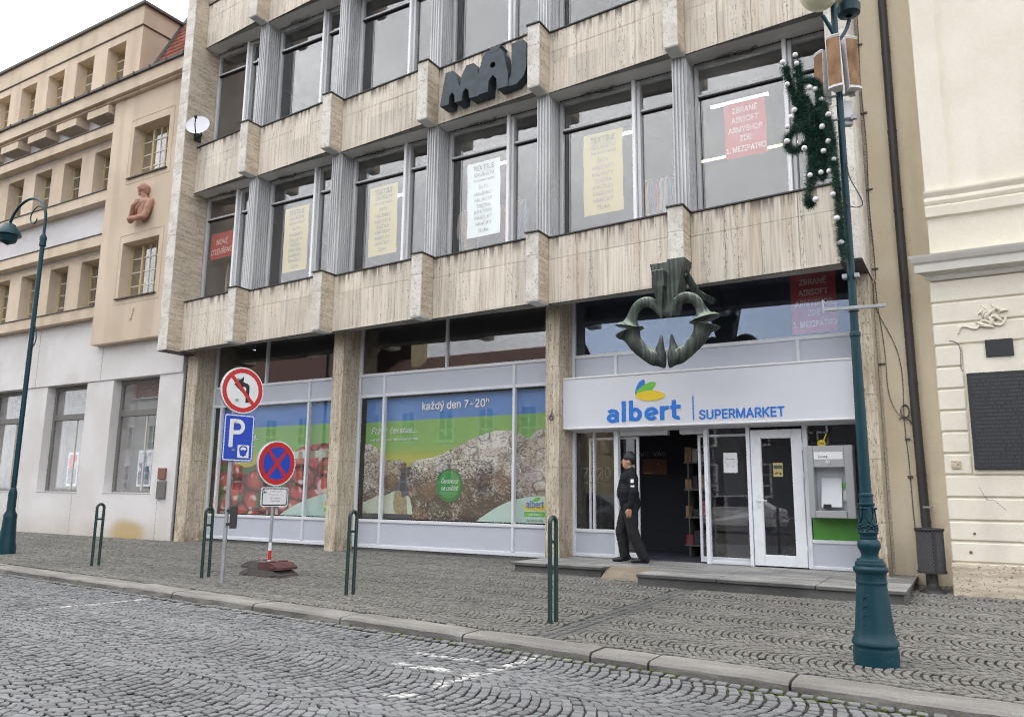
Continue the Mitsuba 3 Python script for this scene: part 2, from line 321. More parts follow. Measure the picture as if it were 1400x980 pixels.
mat("m_film_tomato", proc(tomato), 0.6)
mat("m_film_pale", (0.44, 0.58, 0.53), 0.6)
mat("m_film_dark", (0.075, 0.075, 0.095), 0.6)
mat("m_badge", (0.02, 0.15, 0.035), 0.5)
mat("m_badge_light", (0.05, 0.25, 0.07), 0.5)
mat("m_skin", (0.46, 0.245, 0.175), 0.5)
mat("m_jacket", proc(lambda p, n, uv: mix((0.005, 0.0055, 0.008), (0.014, 0.015, 0.021), fbm(p.x * 26, p.y * 26, p.z * 18, 3))), 0.75, spec=0.25)
mat("m_trousers", proc(lambda p, n, uv: mix((0.006, 0.006, 0.008), (0.013, 0.013, 0.017), fbm(p.x * 30, p.y * 30, p.z * 9, 3))), 0.85)
mat("m_rust", proc(rustfelt), 0.9)
mat("m_needle", {"type": "mesh_attribute", "name": "vertex_color"}, 0.7)
mat("m_bauble", (0.76, 0.76, 0.77), 0.25, clearcoat=0.6)
mat("m_globe", (0.66, 0.63, 0.46), 0.25, clearcoat=0.4)
mat("m_terracotta", proc(lambda p, n, uv: mix((0.27, 0.135, 0.095), (0.47, 0.27, 0.20), fbm(p.x * 11, p.y * 11, p.z * 11, 4))), 0.75)
mat("m_dish", (0.55, 0.57, 0.60), 0.45)
mat("m_rubber", proc(lambda p, n, uv: mix((0.055, 0.05, 0.05), (0.13, 0.115, 0.11), fbm(p.x * 12, p.y * 12, p.z * 12, 3))), 0.85)
mat("m_rubber_red", proc(lambda p, n, uv: mix((0.055, 0.026, 0.025), (0.12, 0.052, 0.048), fbm(p.x * 12, p.y * 12, p.z * 12, 3))), 0.85)
mat("m_shutter", (0.022, 0.024, 0.028), 0.55)
mat("m_plaque", (0.20, 0.09, 0.06), 0.6)
mat("m_plaque_grey", (0.16, 0.155, 0.15), 0.5, 0.3)
mat("m_house_yellow", proc(plaster((0.50, 0.43, 0.25), (0.58, 0.50, 0.31), 1.0)), 0.9)
mat("m_screen", (0.20, 0.23, 0.27), 0.2)
mat("m_tube", (0.8, 0.8, 0.8), 0.5)
scene["m_glass"] = {"type": "thindielectric", "int_ior": 2.0}
scene["m_glass_shop"] = {"type": "thindielectric", "int_ior": 1.62}
scene["m_glass_blue"] = {"type": "thindielectric", "int_ior": 2.1, "specular_reflectance": {"type": "rgb", "value": [0.62, 0.76, 1.0]}}

# ------------------------------------------------------------------ ground: road, kerb, pavement
def kback(x): return 6.476 - 0.075 * x
def kfront(x): return 6.13 - 0.075 * x
def zpave(y): return -0.02 - (12.4 - y) * 0.0185
ZK = lambda y: zpave(y) + 0.004
ZR = -0.195
struct("road", (np.array([[-160, -120, ZR - 0.02], [160, -120, ZR - 0.02], [160, 120, ZR - 0.02], [-160, 120, ZR - 0.02]], float), np.array([[0, 1, 2], [0, 2, 3]])), "m_sand", label="grey cobbled road of granite setts laid in arcs")
xs = np.linspace(-60, 14, 75)
pv = np.array([[x, y, zpave(y) - 0.016] for x in xs for y in (kback(x) - 0.02, 13.0)])
pfc = np.array([[2 * i, 2 * i + 2, 2 * i + 3] for i in range(len(xs) - 1)] + [[2 * i, 2 * i + 3, 2 * i + 1] for i in range(len(xs) - 1)])
struct("pavement", (pv, pfc), "m_sand", label="grey pavement of small setts laid in fan arcs")

def arcs(u0, u1, v0, v1, w, s, sag, dirf, jit):
    """Quads (n,4,2) of setts laid in segment arcs: strips of width w run along u, courses step by s."""
    Q = []; n = max(3, int(round(w / s)))
    t = np.linspace(-1, 1, n + 1); k = 0
    for v in np.arange(v0, v1, w):
        c = v + w / 2; off = rng.uniform(0, s)
        us = u0 + off + np.cumsum(rng.uniform(0.9, 1.12, int((u1 - u0) / s)) * s)
        d = np.array([dirf(a, c) for a in us])
        jit_t = rng.uniform(-0.22, 0.22, (len(us), n + 1)) * (2 / n); jit_t[:, [0, -1]] *= 0.3
        tt = t[None, :] + jit_t
        ww = us[:, None] + d[:, None] * sag * (1 - t[None, :] ** 2) + rng.normal(0, jit, (len(us), n + 1))
        for i in range(len(us) - 1):
            if d[i] != d[i + 1]: continue
            A, B = ww[i], ww[i + 1]; ta = tt[i]
            dd = sag * (1 - ta ** 2) * d[i]
            top = np.interp(ta, t, B) ; bot = np.interp(ta, t, A)
            sl = -2 * ta * sag * d[i] / (w / 2)             # slope of the course, to lean the cross joints at right angles to it
            q = np.stack([np.stack([bot[:-1], c + ta[:-1] * w / 2], -1), np.stack([top[:-1], c + ta[:-1] * w / 2 - 0.55 * sl[:-1] * s * (abs(ta[:-1]) < .99)], -1),
                          np.stack([top[1:], c + ta[1:] * w / 2 - 0.55 * sl[1:] * s * (abs(ta[1:]) < .99)], -1), np.stack([bot[1:], c + ta[1:] * w / 2], -1)], 1)
            Q.append(q)
    return np.concatenate(Q)

RING = np.array([8, 9, 10, 11, 12, 13, 14, 15])
_sf = [[i, (i + 1) % 8, 8 + (i + 1) % 8] for i in range(8)] + [[i, 8 + (i + 1) % 8, 8 + i] for i in range(8)] + [[8 + i, 8 + (i + 1) % 8, 16] for i in range(8)]
_sf = np.array(_sf)
def setts(Q, zf, gap, tone, paint=None, dome=0.004, gapv=0.5):
    """Vertices (n,17,3) and colours (n,17,3) of rounded, slightly domed stones over the quads."""
    n = len(Q); c = Q.mean(1, keepdims=True)
    size = np.linalg.norm(Q[:, 2] - Q[:, 0], axis=1)[:, None, None] / 1.41
    eu = Q[:, [1, 2]].mean(1) - Q[:, [0, 3]].mean(1); eu /= np.linalg.norm(eu, axis=1, keepdims=True); eu = eu[:, None]; ev = np.stack([-eu[..., 1], eu[..., 0]], -1)
    rel = Q - c; gu = gap * rng.uniform(0.7, 1.5, (n, 1, 1)) / size; gv = gu * gapv
    q = c + eu * ((rel * eu).sum(-1, keepdims=True) * (1 - gu)) + ev * ((rel * ev).sum(-1, keepdims=True) * (1 - gv)) + rng.normal(0, 0.025, (n, 4, 2)) * size
    # two points beside every corner
    r = rng.uniform(0.07, 0.20, (n, 4, 1)); nx, pr_ = np.roll(q, -1, 1), np.roll(q, 1, 1)
    ring = np.stack([q + (pr_ - q) * r, q + (nx - q) * r], 2).reshape(n, 8, 2)
    area = ((ring[:, :, 0] * np.roll(ring[:, :, 1], -1, 1) - np.roll(ring[:, :, 0], -1, 1) * ring[:, :, 1]).sum(1))
    ring = np.where((area < 0)[:, None, None], ring[:, ::-1], ring)
    inn = c + (ring - c) * 0.87
    z = zf(c[:, :, 1]); h = rng.normal(0, 0.0028, (n, 1)); tilt = rng.normal(0, 0.030, (n, 1, 2))
    def at(p, dz): return np.concatenate([p, (z + h + dz + ((p - c) * tilt).sum(-1))[..., None]], -1)
    V = np.concatenate([at(ring, -0.015), at(inn, -0.001), at(c, dome * 0.5)], 1)
    t = tone[0] + (np.array(tone[1]) - tone[0]) * rng.beta(2.2, 2.2, (n, 1, 1)); t = t * (1 + rng.normal(0, 0.008, (n, 1, 3)))
    C = np.repeat(t, 17, 1); C[:, :8] *= 0.35
    lo = meshkit.fbm(np.c_[c[:, 0] * 0.55, np.zeros(n)], 3)[:, None, None]; lo2 = meshkit.fbm(np.c_[c[:, 0] * 1.9, np.full(n, 4.0)], 3)[:, None, None]; C = C * (0.70 + 0.44 * lo + 0.16 * lo2)
    if paint is not None:
        k = paint(V[:, :, 0], V[:, :, 1]) ; k = k * (meshkit.noise(V * 26) > 0.42) * (rng.random((n, 1)) > 0.10); k[:, :8] = 0
        C = C * (1 - k[..., None]) + np.array([0.50, 0.50, 0.49]) * k[..., None] * rng.uniform(0.8, 1.0, (n, 1, 1))
    return V, np.clip(C, 0.01, 0.9)
def in_view(P, m):
    x, y, z = project(P); return (z > 0.3) & (x > -m) & (x < 1400 + m) & (y < 980 + m) & (y > 0)
def lay(owner, V, C, plain, loose):
    """The 300 stones that show largest are parts of their own, the rest is one part."""
    x, y, z = project(V.reshape(-1, 3)); x, y, z = (a.reshape(len(V), 17) for a in (x, y, z))
    rx, ry = x[:, 8:16], y[:, 8:16]
    area = np.abs((rx * np.roll(ry, -1, 1) - np.roll(rx, -1, 1) * ry).sum(1)) / 2
    inside = (rx.min(1) > 0) & (rx.max(1) < 1400) & (ry.max(1) < 980) & (z.min(1) > 0)
    order = np.argsort(-np.where(inside, area, 0)); big, rest = order[:300], order[300:]
    for i in big: put(owner, plain, (V[i], _sf), "m_stone", color=C[i])
    n = len(rest)
    F = (np.arange(n)[:, None, None] * 17 + _sf[None]).reshape(-1, 3)
    put(owner, loose, (V[rest].reshape(-1, 3), F), "m_stone", color=C[rest].reshape(-1, 3), kind="stuff")

def seg(ax, ay, bx, by, w):
    def fn(x, y):
        dx, dy = bx - ax, by - ay; L = math.hypot(dx, dy)
        t = ((x - ax) * dx + (y - ay) * dy) / L; d = np.abs((x - ax) * dy - (y - ay) * dx) / L
        return ((t > 0) & (t < L) & (d < w / 2)).astype(float)
    return fn
lines = [seg(-3.56, 4.86, -3.42, 6.30, 0.105), seg(-4.30, 5.36, -3.74, 5.40, 0.10), seg(-4.40, 5.82, -3.74, 5.79, 0.085), seg(-9.64, 5.2, -9.41, 6.86, 0.11), seg(-3.72, 4.56, -3.46, 4.60, 0.10)]
def road_paint(x, y): return np.clip(sum(l(x, y) for l in lines), 0, 1)
ang = math.atan(-0.075); ca, sa = math.cos(ang), math.sin(ang)
def turn(Q): return np.stack([Q[..., 0] * ca - Q[..., 1] * sa, Q[..., 0] * sa + Q[..., 1] * ca], -1)
# road setts: bigger stones, strips parallel to the kerb, arcs swelling to the right
Qr = turn(arcs(-30, 4, -1.0, 7.6, 1.20, 0.088, 0.32, lambda u, v: 1, 0.0035))
cr = Qr.mean(1); Qr = Qr[(cr[:, 1] < kfront(cr[:, 0]) - 0.03) & in_view(np.c_[cr, np.full(len(cr), ZR)], 140)]
# one straight row of setts along the kerb
e = np.arange(-26, 3, 0.105); rowq = np.stack([np.stack([e[:-1], kfront(e[:-1]) - 0.105], -1), np.stack([e[1:], kfront(e[1:]) - 0.105], -1), np.stack([e[1:], kfront(e[1:]) - 0.012], -1), np.stack([e[:-1], kfront(e[:-1]) - 0.012], -1)], 1)
keep = Qr.mean(1); Qr = Qr[keep[:, 1] < kfront(keep[:, 0]) - 0.14]
rowq = rowq[in_view(np.c_[rowq.mean(1), np.full(len(rowq), ZR)], 140)]
V, C = setts(np.concatenate([Qr, rowq]), lambda y: ZR + 0 * y, 0.0175, (np.array([0.118, 0.120, 0.124]), np.array([0.19, 0.193, 0.198])), road_paint, 0.006, 0.45)
lay("road", V, C, "paving_stone", "paving_stones_beyond")
# pavement setts: small stones, arcs that swell left of the drain row to the right and beyond it to the left
drx = lambda y: -3.55 + 0.03 * (y - 9)
Ql, Qq = (turn(arcs(u0, u1, 5.0, 13.6, 0.78, 0.068, 0.20, (lambda d_: lambda u, v: d_)(dd_), 0.003)) for u0, u1, dd_ in ((-31, -2.0, 1), (-5.0, 3.5, -1)))
cl0, cr0 = Ql.mean(1), Qq.mean(1)
Qp = np.concatenate([Ql[cl0[:, 0] < drx(cl0[:, 1]) - 0.165], Qq[cr0[:, 0] > drx(cr0[:, 1]) + 0.165]])
cp = Qp.mean(1)
okp = (cp[:, 1] > kback(cp[:, 0]) + 0.03) & (cp[:, 1] < 12.97)
okp &= ~((cp[:, 0] > -6.5) & (cp[:, 0] < -1.0) & (cp[:, 1] > 11.45))
Qp = Qp[okp & in_view(np.c_[cp, zpave(cp[:, 1])], 90)]
ys = np.arange(6.80, 10.75, 0.085); dq = []
for k in (-0.105, 0.0, 0.105):
    a = drx(ys) + k; dq.append(np.stack([np.stack([a[:-1] - .05, ys[:-1]], -1), np.stack([a[:-1] + .05, ys[:-1]], -1), np.stack([a[1:] + .05, ys[1:]], -1), np.stack([a[1:] - .05, ys[1:]], -1)], 1))
Vp, Cp = setts(Qp, zpave, 0.0142, (np.array([0.115, 0.111, 0.103]), np.array([0.175, 0.170, 0.158])), None, 0.004, 0.30)
Vd, Cd = setts(np.concatenate(dq), lambda y: zpave(y) - 0.006, 0.008, (np.array([0.085, 0.085, 0.084]), np.array([0.13, 0.13, 0.126])), None, 0.004)
lay("pavement", np.concatenate([Vp, Vd]), np.concatenate([Cp, Cd]), "paving_stone", "paving_stones_beyond")

# kerb: long granite stones with open joints
kerb = say(key_for("kerb"), "long weathered granite kerb between road and pavement", None, None, "structure")
jx = [-45, -42.4, -40.1, -37.6, -35.2, -32.8, -30.4, -28.1, -25.9, -23.5, -21.2, -19.0, -16.9, -14.7, -12.5, -10.37, -9.21, -7.54, -6.04, -4.36, -2.97, -2.43, -1.30, 0.35, 1.7, 3.3]
for a, b in zip(jx[:-1], jx[1:]):
    g = 0.011; x0, x1 = a + g, b - g; dz = rng.normal(0, 0.004); n = max(4, int((x1 - x0) / 0.09)); xx = np.linspace(x0, x1, n)
    prof = [(0, -0.30), (0, -0.028), (0.016, -0.007), (0.05, 0.0), (0.30, 0.0), (0.338, -0.005), (0.346, -0.03), (0.346, -0.30)]
    Vk = []
    for i, x in enumerate(xx):
        rough = 0.007 * (meshkit.noise(np.array([x * 7, 1.0, 3.0])) - 0.5); end = 0.012 * (i in (0, n - 1))
        for k, (yy, zz) in enumerate(prof):
            yk = kfront(x) + yy + (rough * 1.6 if k < 3 else 0); zt = zpave(kback(x)) + 0.006 + dz + zz + (rough if zz > -0.1 else 0) - (end * 0.6 if zz > -0.1 else 0)
            Vk.append([x, yk, zt])
    m_ = len(prof); Fk = []
    for i in range(n - 1):
        for k in range(m_ - 1):
            p = i * m_ + k; Fk += [[p, p + m_, p + m_ + 1], [p, p + m_ + 1, p + 1]]
    for k in range(1, m_ - 1): Fk += [[0, k, k + 1], [(n - 1) * m_, (n - 1) * m_ + k + 1, (n - 1) * m_ + k]]
    put("kerb", "kerb_stone", (np.array(Vk), np.array(Fk)), "m_granite", 35)
# moss and dry leaves in the joint below the kerb
mo = M()
for _ in range(260):
    x = rng.uniform(-6, 0.3) if rng.random() < 0.8 else rng.uniform(-14, -6)
    if meshkit.noise(np.array([x * 1.6, 5.0, 1.0])) < 0.45: continue
    y = kfront(x) - rng.uniform(0.0, 0.022) - 0.13 * (rng.random() < 0.35); r = rng.uniform(0.006, 0.016)
    t_ = trimesh.creation.icosphere(subdivisions=1, radius=r); vv = np.array(t_.vertices) * [1.3, 0.8, 0.6] + rng.normal(0, r * 0.15, (len(t_.vertices), 3))
    mo.add(vv + [x, y, ZR - 0.002], np.array(t_.faces))
mat("m_moss", (0.065, 0.085, 0.018), 0.95, spec=0.1)
struct("moss", mo, "m_moss", kind="stuff", label="green moss tufts growing in the joint below the kerb")

# ------------------------------------------------------------------ the store in the middle
BX = [-16.64, -14.30, -11.62, -8.97, -6.385, -3.74, -1.16]
LEV = [(4.57, 5.80), (8.655, 9.885), (12.70, 13.93)]
YW = 12.46
store = thing("department_store", "1970s department store clad in travertine slabs with fluted aluminium columns and a supermarket below", "store")
def slab(parent, name, o, d, n, w, z0, z1, t, m, b=0.004):
    """A stone slab of width w along d, standing between z0 and z1, its back at o, thickness t along n."""
    mesh = M(); mesh.box(0, w, z0, z1, 0, t, b, m=mat4(d, (0, 0, 1), n, (o[0], o[1], 0))); return put(parent, name, mesh, m)
for li, (zb, zt) in enumerate(LEV):
    zj = zt - 0.41; yb_ = 12.2 if li == 0 else 12.55
    for i in range(6):
        xl, xr = BX[i], BX[i + 1]; last = i == 5
        xe = xr - (0.29 if last else 0.25)
        a, b = np.array([xl + 0.004, 11.985]), np.array([xe, 11.815])
        core = M(); core.add(extrude([(a[0], a[1] + 0.032), (b[0], b[1] + 0.032), (xe, 11.66), (xr - 0.03, 11.66), (xr - 0.03, yb_), (a[0], yb_)], zt - zb - 0.02), m=mat4((1, 0, 0), (0, 1, 0), (0, 0, 1), (0, 0, zb + 0.012)))
        sp = put(store, "spandrel", core, "m_concrete")
        d2 = b - a; L = np.linalg.norm(d2); d2 /= L; dd = (d2[0], d2[1], 0); nn = (d2[1], -d2[0], 0)
        o = a + np.array(nn[:2]) * -0.03
        cols = 4; w = L / cols
        for c in range(cols):
            for (s0, s1) in ((zb, zj - 0.002), (zj + 0.002, zt - 0.012)):
                slab(sp, "slab", o + d2 * (c * w + 0.0015) + np.array(nn[:2]) * rng.normal(0, 0.0012), dd, nn, w - 0.005, s0, s1, 0.03, "m_travertine")
        if not last:
            for (s0, s1) in ((zb - 0.012, zj - 0.002), (zj + 0.002, zt + 0.008)):
                slab(sp, "slab", (xe - 0.002, 11.63), (1, 0, 0), (0, -1, 0), xr - xe + 0.002, s0, s1, 0.03, "m_travertine_smooth")
                slab(sp, "slab", (xr - 0.03, 11.632), (0, 1, 0), (1, 0, 0), 0.39, s0, s1, 0.03, "m_travertine_side")
        fl = M()                                                             # dark sheet-metal capping and drip edge
        fl.add(extrude([(a[0], a[1] - 0.028), (b[0], b[1] - 0.028), (b[0], 12.44), (a[0], 12.44)], 0.024), m=mat4((1, 0, 0), (0, 1, 0), (0, 0, 1), (0, 0, zt - 0.008)))
        put(sp, "capping", fl, "m_flashing")
        if not last: put(sp, "capping", M().box(xe - 0.022, xr + 0.022, 11.572, 12.02, zt + 0.010, zt + 0.034), "m_flashing")
        fl = M()
        dr2 = [(a[0], a[1] + 0.006), (b[0], b[1] + 0.006), (b[0], b[1] + 0.02), (a[0], a[1] + 0.02)]
        fl.add(extrude(dr2, 0.016), m=mat4((1, 0, 0), (0, 1, 0), (0, 0, 1), (0, 0, zb - 0.010)))
        put(sp, "drip_edge", fl, "m_flashing")
        if not last: put(sp, "drip_edge", M().box(xe + 0.01, xr - 0.008, 11.61, 11.98, zb - 0.026, zb - 0.013), "m_soffit")
# soffit boards under every spandrel
for (zb, zt) in LEV:
    so = M(); so.box(-16.9, -1.2, 12.21 if zb < 5 else 12.0, 13.05 if zb < 5 else 12.62, zb + (0.34 if zb < 5 else 0.0), zb + (0.40 if zb < 5 else 0.0105)); put(store, "soffit", so, "m_concrete" if zb < 5 else "m_soffit")
# end pilasters
def pilaster(x0, x1, y0, y1, zb, joints, side):
    core = M(); core.box(x0 + 0.02, x1 - 0.02, y0 + 0.02, y1, zb + 0.02, 17.5); p = put(store, "pilaster", core, "m_concrete")
    zs = [zb] + joints + [17.5]
    for a, b in zip(zs[:-1], zs[1:]):
        slab(p, "slab", (x0, y0 + 0.025), (1, 0, 0), (0, -1, 0), x1 - x0, a + 0.002, b - 0.002, 0.025, "m_travertine_smooth")
        slab(p, "slab", (x1 - 0.025, y0 + 0.0255), (0, 1, 0), (1, 0, 0), y1 - y0 - 0.03, a + 0.002, b - 0.002, 0.025, side)
    f = M(); f.box(x0 + 0.015, x1 + 0.01, y0 + 0.01, y1, zb - 0.02, zb - 0.004); put(p, "flashing", f, "m_flashing")
pilaster(-16.97, -16.64, 11.585, 12.5, 4.545, [5.45, 6.45, 7.45, 8.5, 9.35, 10.2, 11.0, 11.9, 12.9, 14, 15, 16], "m_travertine_side")
pilaster(-1.46, -1.16, 11.585, 12.88, 4.545, [5.55, 6.9, 8.25, 9.6, 11.0, 12.4, 13.8, 15.2], "m_travertine_smooth")
# fluted aluminium columns between the spandrels
def flute(x0, x1, y0, y1):
    pts = []
    def edge(a, b, n):
        a, b = np.array(a, float), np.array(b, float); d = (b - a) / n; nm = np.array([d[1], -d[0]]); nm /= np.linalg.norm(nm)
        for k in range(n):
            pts.append(a + d * k); pts.append(a + d * (k + 0.34)); pts.append(a + d * (k + 0.46) - nm * 0.034); pts.append(a + d * (k + 0.88) - nm * 0.034)
    edge((x0, y0), (x1, y0), 4); edge((x1, y0), (x1, y1), 8); pts.append((x1, y1)); pts.append((x0, y1))
    return Polygon(pts).buffer(0)
for li in range(2):
    z0, z1 = LEV[li][1] + 0.02, LEV[li + 1][0] + 0.01
    for i in range(1, 6):
        xr = BX[i]; c = M(); c.add(extrude(flute(xr - 0.245, xr - 0.006, 11.985, 12.50), z1 - z0), m=moved(0, 0, z0)); put(store, "column", c, "m_alu")
# windows of the upper floors: frame, white mullion, transoms and four panes each
def rectpane(x0, x1, z0, z1, y): return (np.array([[x0, y, z0], [x1, y, z0], [x1, y, z1], [x0, y, z1]], float), np.array([[0, 1, 2], [0, 2, 3]]))
for li in range(2):
    z0, z1 = LEV[li][1] + 0.015, LEV[li + 1][0]; zt = z1 - 0.60
    for i in range(6):
        xl, xr = BX[i] + 0.012, BX[i + 1] - (0.31 if i == 5 else 0.25)
        mx = BX[i + 1] - 1.05 + (0.06 if i == 5 else 0)
        fr = M(); y0, y1 = YW - 0.05, YW + 0.04
        fr.box(xl, xl + 0.065, y0, y1, z0, z1, 0.006); fr.box(xr - 0.055, xr, y0, y1, z0, z1, 0.006)
        fr.box(xl + 0.066, xr - 0.056, y0, y1, z1 - 0.075, z1 - 0.002, 0.006); fr.box(xl + 0.066, xr - 0.056, y0, y1, z0, z0 + 0.05, 0.006)
        w = put(store, "window", fr, "m_alu")
        for a, b in ((xl + 0.066, mx - 0.071), (mx + 0.071, xr - 0.056)):
            tr = M(); tr.box(a, b, y0 - 0.01, y1 - 0.01, zt - 0.021, zt + 0.021, 0.005); put(w, "transom", tr, "m_alu")
            gk = M(); gk.box(a, b, y0 - 0.002, y1 - 0.012, zt - 0.044, zt - 0.022); put(w, "gasket", gk, "m_black")
        mu = M(); mu.box(mx - 0.07, mx - 0.005, YW - 0.15, YW + 0.03, z0 + 0.002, z1 - 0.002, 0.008); put(w, "mullion", mu, "m_alu_white")
        mu = M(); mu.box(mx + 0.002, mx + 0.07, YW - 0.09, YW + 0.03, z0 + 0.002, z1 - 0.002, 0.008); put(w, "mullion", mu, "m_alu")
        for a, b in ((xl + 0.05, mx - 0.06), (mx + 0.06, xr - 0.04)):
            put(w, "pane", rectpane(a, b, z0 + 0.03, zt - 0.02, YW), "m_glass"); put(w, "pane", rectpane(a, b, zt + 0.02, z1 - 0.05, YW), "m_glass")
        cb = M()                                                             # loose cables under the soffit
        px = xl + 0.25 + 0.3 * rng.random()
        for k in range(3):
            q = [(px + t * 0.7, 12.30 + 0.05 * math.sin(9 * t + k), z1 - 0.035 - 0.045 * abs(math.sin(5 * t + 1.3 * k)) * (0.3 < t < 0.9)) for t in np.linspace(0, 1.0, 14)]
            cb.tube(q, 0.006, 5)
        cb.tube([(xl + 0.02, 12.36, z1 - 0.02), (xr - 0.02, 12.36, z1 - 0.024)], 0.009, 5); put(store, "cable", cb, "m_dark")
# floors, ceilings and rooms behind the glass
for li in range(2):
    fl = M(); fl.box(-16.6, -1.2, 12.56, 22, LEV[li][1] - 0.25, LEV[li][1] - 0.05); put(store, "floor", fl, "m_interior")
    ce = M(); ce.box(-16.6, -1.2, 12.60, 22, LEV[li + 1][0] + 0.035, LEV[li + 1][0] + 0.2); put(store, "ceiling", ce, "m_ceiling")
bw = M(); bw.box(-16.7, -1.1, 21.9, 22.1, -0.05, 17.5); bw.box(-16.72, -16.62, 12.56, 21.9, 5.0, 17.5); bw.box(-1.24, -1.12, 12.90, 21.9, 0.0, 17.5); bw.box(-16.72, -16.62, 12.96, 21.9, 0.0, 4.96)
put(store, "wall", bw, "m_interior")
rf = M(); rf.box(-17.0, -1.1, 11.9, 22.2, 17.3, 17.6); rf.box(-16.6, -1.2, 12.5, 12.6, 13.9, 17.3); put(store, "roof", rf, "m_concrete")
# ground floor: stone pillars
for x0, x1, js in ((-16.86, -16.47, (0.02, 0.95, 1.9, 2.85, 3.75)), (-11.93, -11.63, (0.0, 0.93, 1.85, 2.77, 3.7)), (-6.655, -6.375, (0.11, 0.75, 1.67, 2.6, 3.5)), (-1.45, -1.165, (0.11, 0.85, 1.75, 2.7, 3.6))):
    co = M(); co.box(x0 + 0.02, x1 - 0.02, 12.42, 13.02, -0.05, 4.91); p = put(store, "pillar", co, "m_concrete")
    zs = list(js) + [4.905]; zs[0] -= 0.06
    for a, b in zip(zs[:-1], zs[1:]):
        slab(p, "slab", (x0, 12.425), (1, 0, 0), (0, -1, 0), x1 - x0, a + 0.002, b - 0.002, 0.025, "m_travertine_old")
        slab(p, "slab", (x1 - 0.0255, 12.4255), (0, 1, 0), (1, 0, 0), 0.56, a + 0.002, b - 0.002, 0.025, "m_travertine_old")
# ground floor: glazed shopfronts
YG = 12.96
def bar(m, x0, x1, z0, z1, y0=12.92, y1=13.0, b=0.006): m.box(x0, x1, y0, y1, z0, z1, b)
def shopfront(xa, xb, mull, cler, name="shopfront"):
    f = M(); bar(f, xa, xa + 0.06, 0.05, 4.90); bar(f, xb - 0.06, xb, 0.05, 4.90)
    for z0, z1 in ((0.05, 0.125), (0.575, 0.64), (3.24, 3.30), (3.70, 3.765)): bar(f, xa + 0.061, xb - 0.061, z0, z1, 12.915)
    bar(f, xa + 0.061, xb - 0.061, 4.84, 4.90)
    s = put(store, name, f, "m_frame")
    xs_ = [xa + 0.06] + mull + [xb - 0.06]
    for x in mull:
        v = M()
        for z0, z1 in ((0.126, 0.574), (0.641, 3.239), (3.301, 3.699)): bar(v, x - 0.028, x + 0.028, z0, z1, 12.905)
        put(s, "mullion", v, "m_frame")
    for a, b in zip(xs_[:-1], xs_[1:]):
        for z0, z1 in ((0.125, 0.575), (3.30, 3.70)):
            p = M(); p.box(a + 0.012, b - 0.012, 12.945, 12.975, z0 - 0.01, z1 + 0.01); put(s, "panel", p, "m_panel")
        put(s, "pane", rectpane(a - 0.01, b + 0.01, 0.62, 3.26, YG), "m_glass_shop")
    c = [xa + 0.06] + cler + [xb - 0.06]
    for x in cler: v = M(); bar(v, x - 0.022, x + 0.022, 3.766, 4.839, 12.91); put(s, "mullion", v, "m_frame")
    for a, b in zip(c[:-1], c[1:]): put(s, "pane", rectpane(a - 0.01, b + 0.01, 3.74, 4.86, YG), "m_glass")
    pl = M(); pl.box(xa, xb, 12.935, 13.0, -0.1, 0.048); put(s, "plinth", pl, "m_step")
    return s
sA = shopfront(-16.47, -11.93, [-16.12, -13.12], [-14.61])
sB = shopfront(-11.63, -6.655, [-10.89, -7.63], [-9.27])
# entrance bay
xa, xb = -6.375, -1.45
f = M(); bar(f, xa, xa + 0.06, 0.11, 4.90); bar(f, xb - 0.06, xb, 0.11, 4.90)
for z0, z1 in ((2.32, 2.40), (3.24, 3.30), (3.70, 3.765), (4.84, 4.90)): bar(f, xa + 0.061, xb - 0.061, z0, z1, 12.915)
sC = put(store, "shopfront", f, "m_frame")
for x in (-5.49, -2.32):
    v = M(); bar(v, x - 0.028, x + 0.028, 3.301, 3.699, 12.905); put(sC, "mullion", v, "m_frame")
for a, b in ((xa + 0.06, -5.49), (-5.49, -2.32), (-2.32, xb - 0.06)):
    p = M(); p.box(a + 0.012, b - 0.012, 12.945, 12.975, 3.29, 3.71); put(sC, "panel", p, "m_panel")
put(sC, "pane", rectpane(xa + 0.05, xb - 0.05, 3.74, 4.86, YG), "m_glass_blue")
# side light left of the opening
w = M(); bar(w, xa + 0.061, -5.53, 0.115, 0.175); bar(w, xa + 0.061, -5.53, 0.54, 0.60); bar(w, -5.96, -5.93, 0.601, 2.319)
wl = put(store, "side_window", w, "m_frame"); p = M(); p.box(xa + 0.05, -5.52, 12.945, 12.975, 0.165, 0.55); put(wl, "panel", p, "m_panel")
put(wl, "pane", rectpane(xa + 0.05, -5.95, 0.59, 2.33, YG), "m_glass_shop"); put(wl, "pane", rectpane(-5.94, -5.52, 0.59, 2.33, YG), "m_glass_shop")
po = M(); bar(po, -5.53, -5.45, 0.11, 2.319, 12.88, 13.0); put(store, "door_post", po, "m_pvc")
po = M(); bar(po, -3.905, -3.84, 0.11, 2.319, 12.88, 13.0); put(store, "door_post", po, "m_pvc")
po = M(); bar(po, -3.20, -3.145, 0.11, 2.319, 12.88, 13.0); put(store, "door_post", po, "m_pvc")
hd = M(); bar(hd, -5.44, -4.55, 2.24, 2.318, 12.93, 13.08); bar(hd, -4.33, -3.91, 2.24, 2.318, 12.93, 13.08); put(store, "door_track", hd, "m_frame")
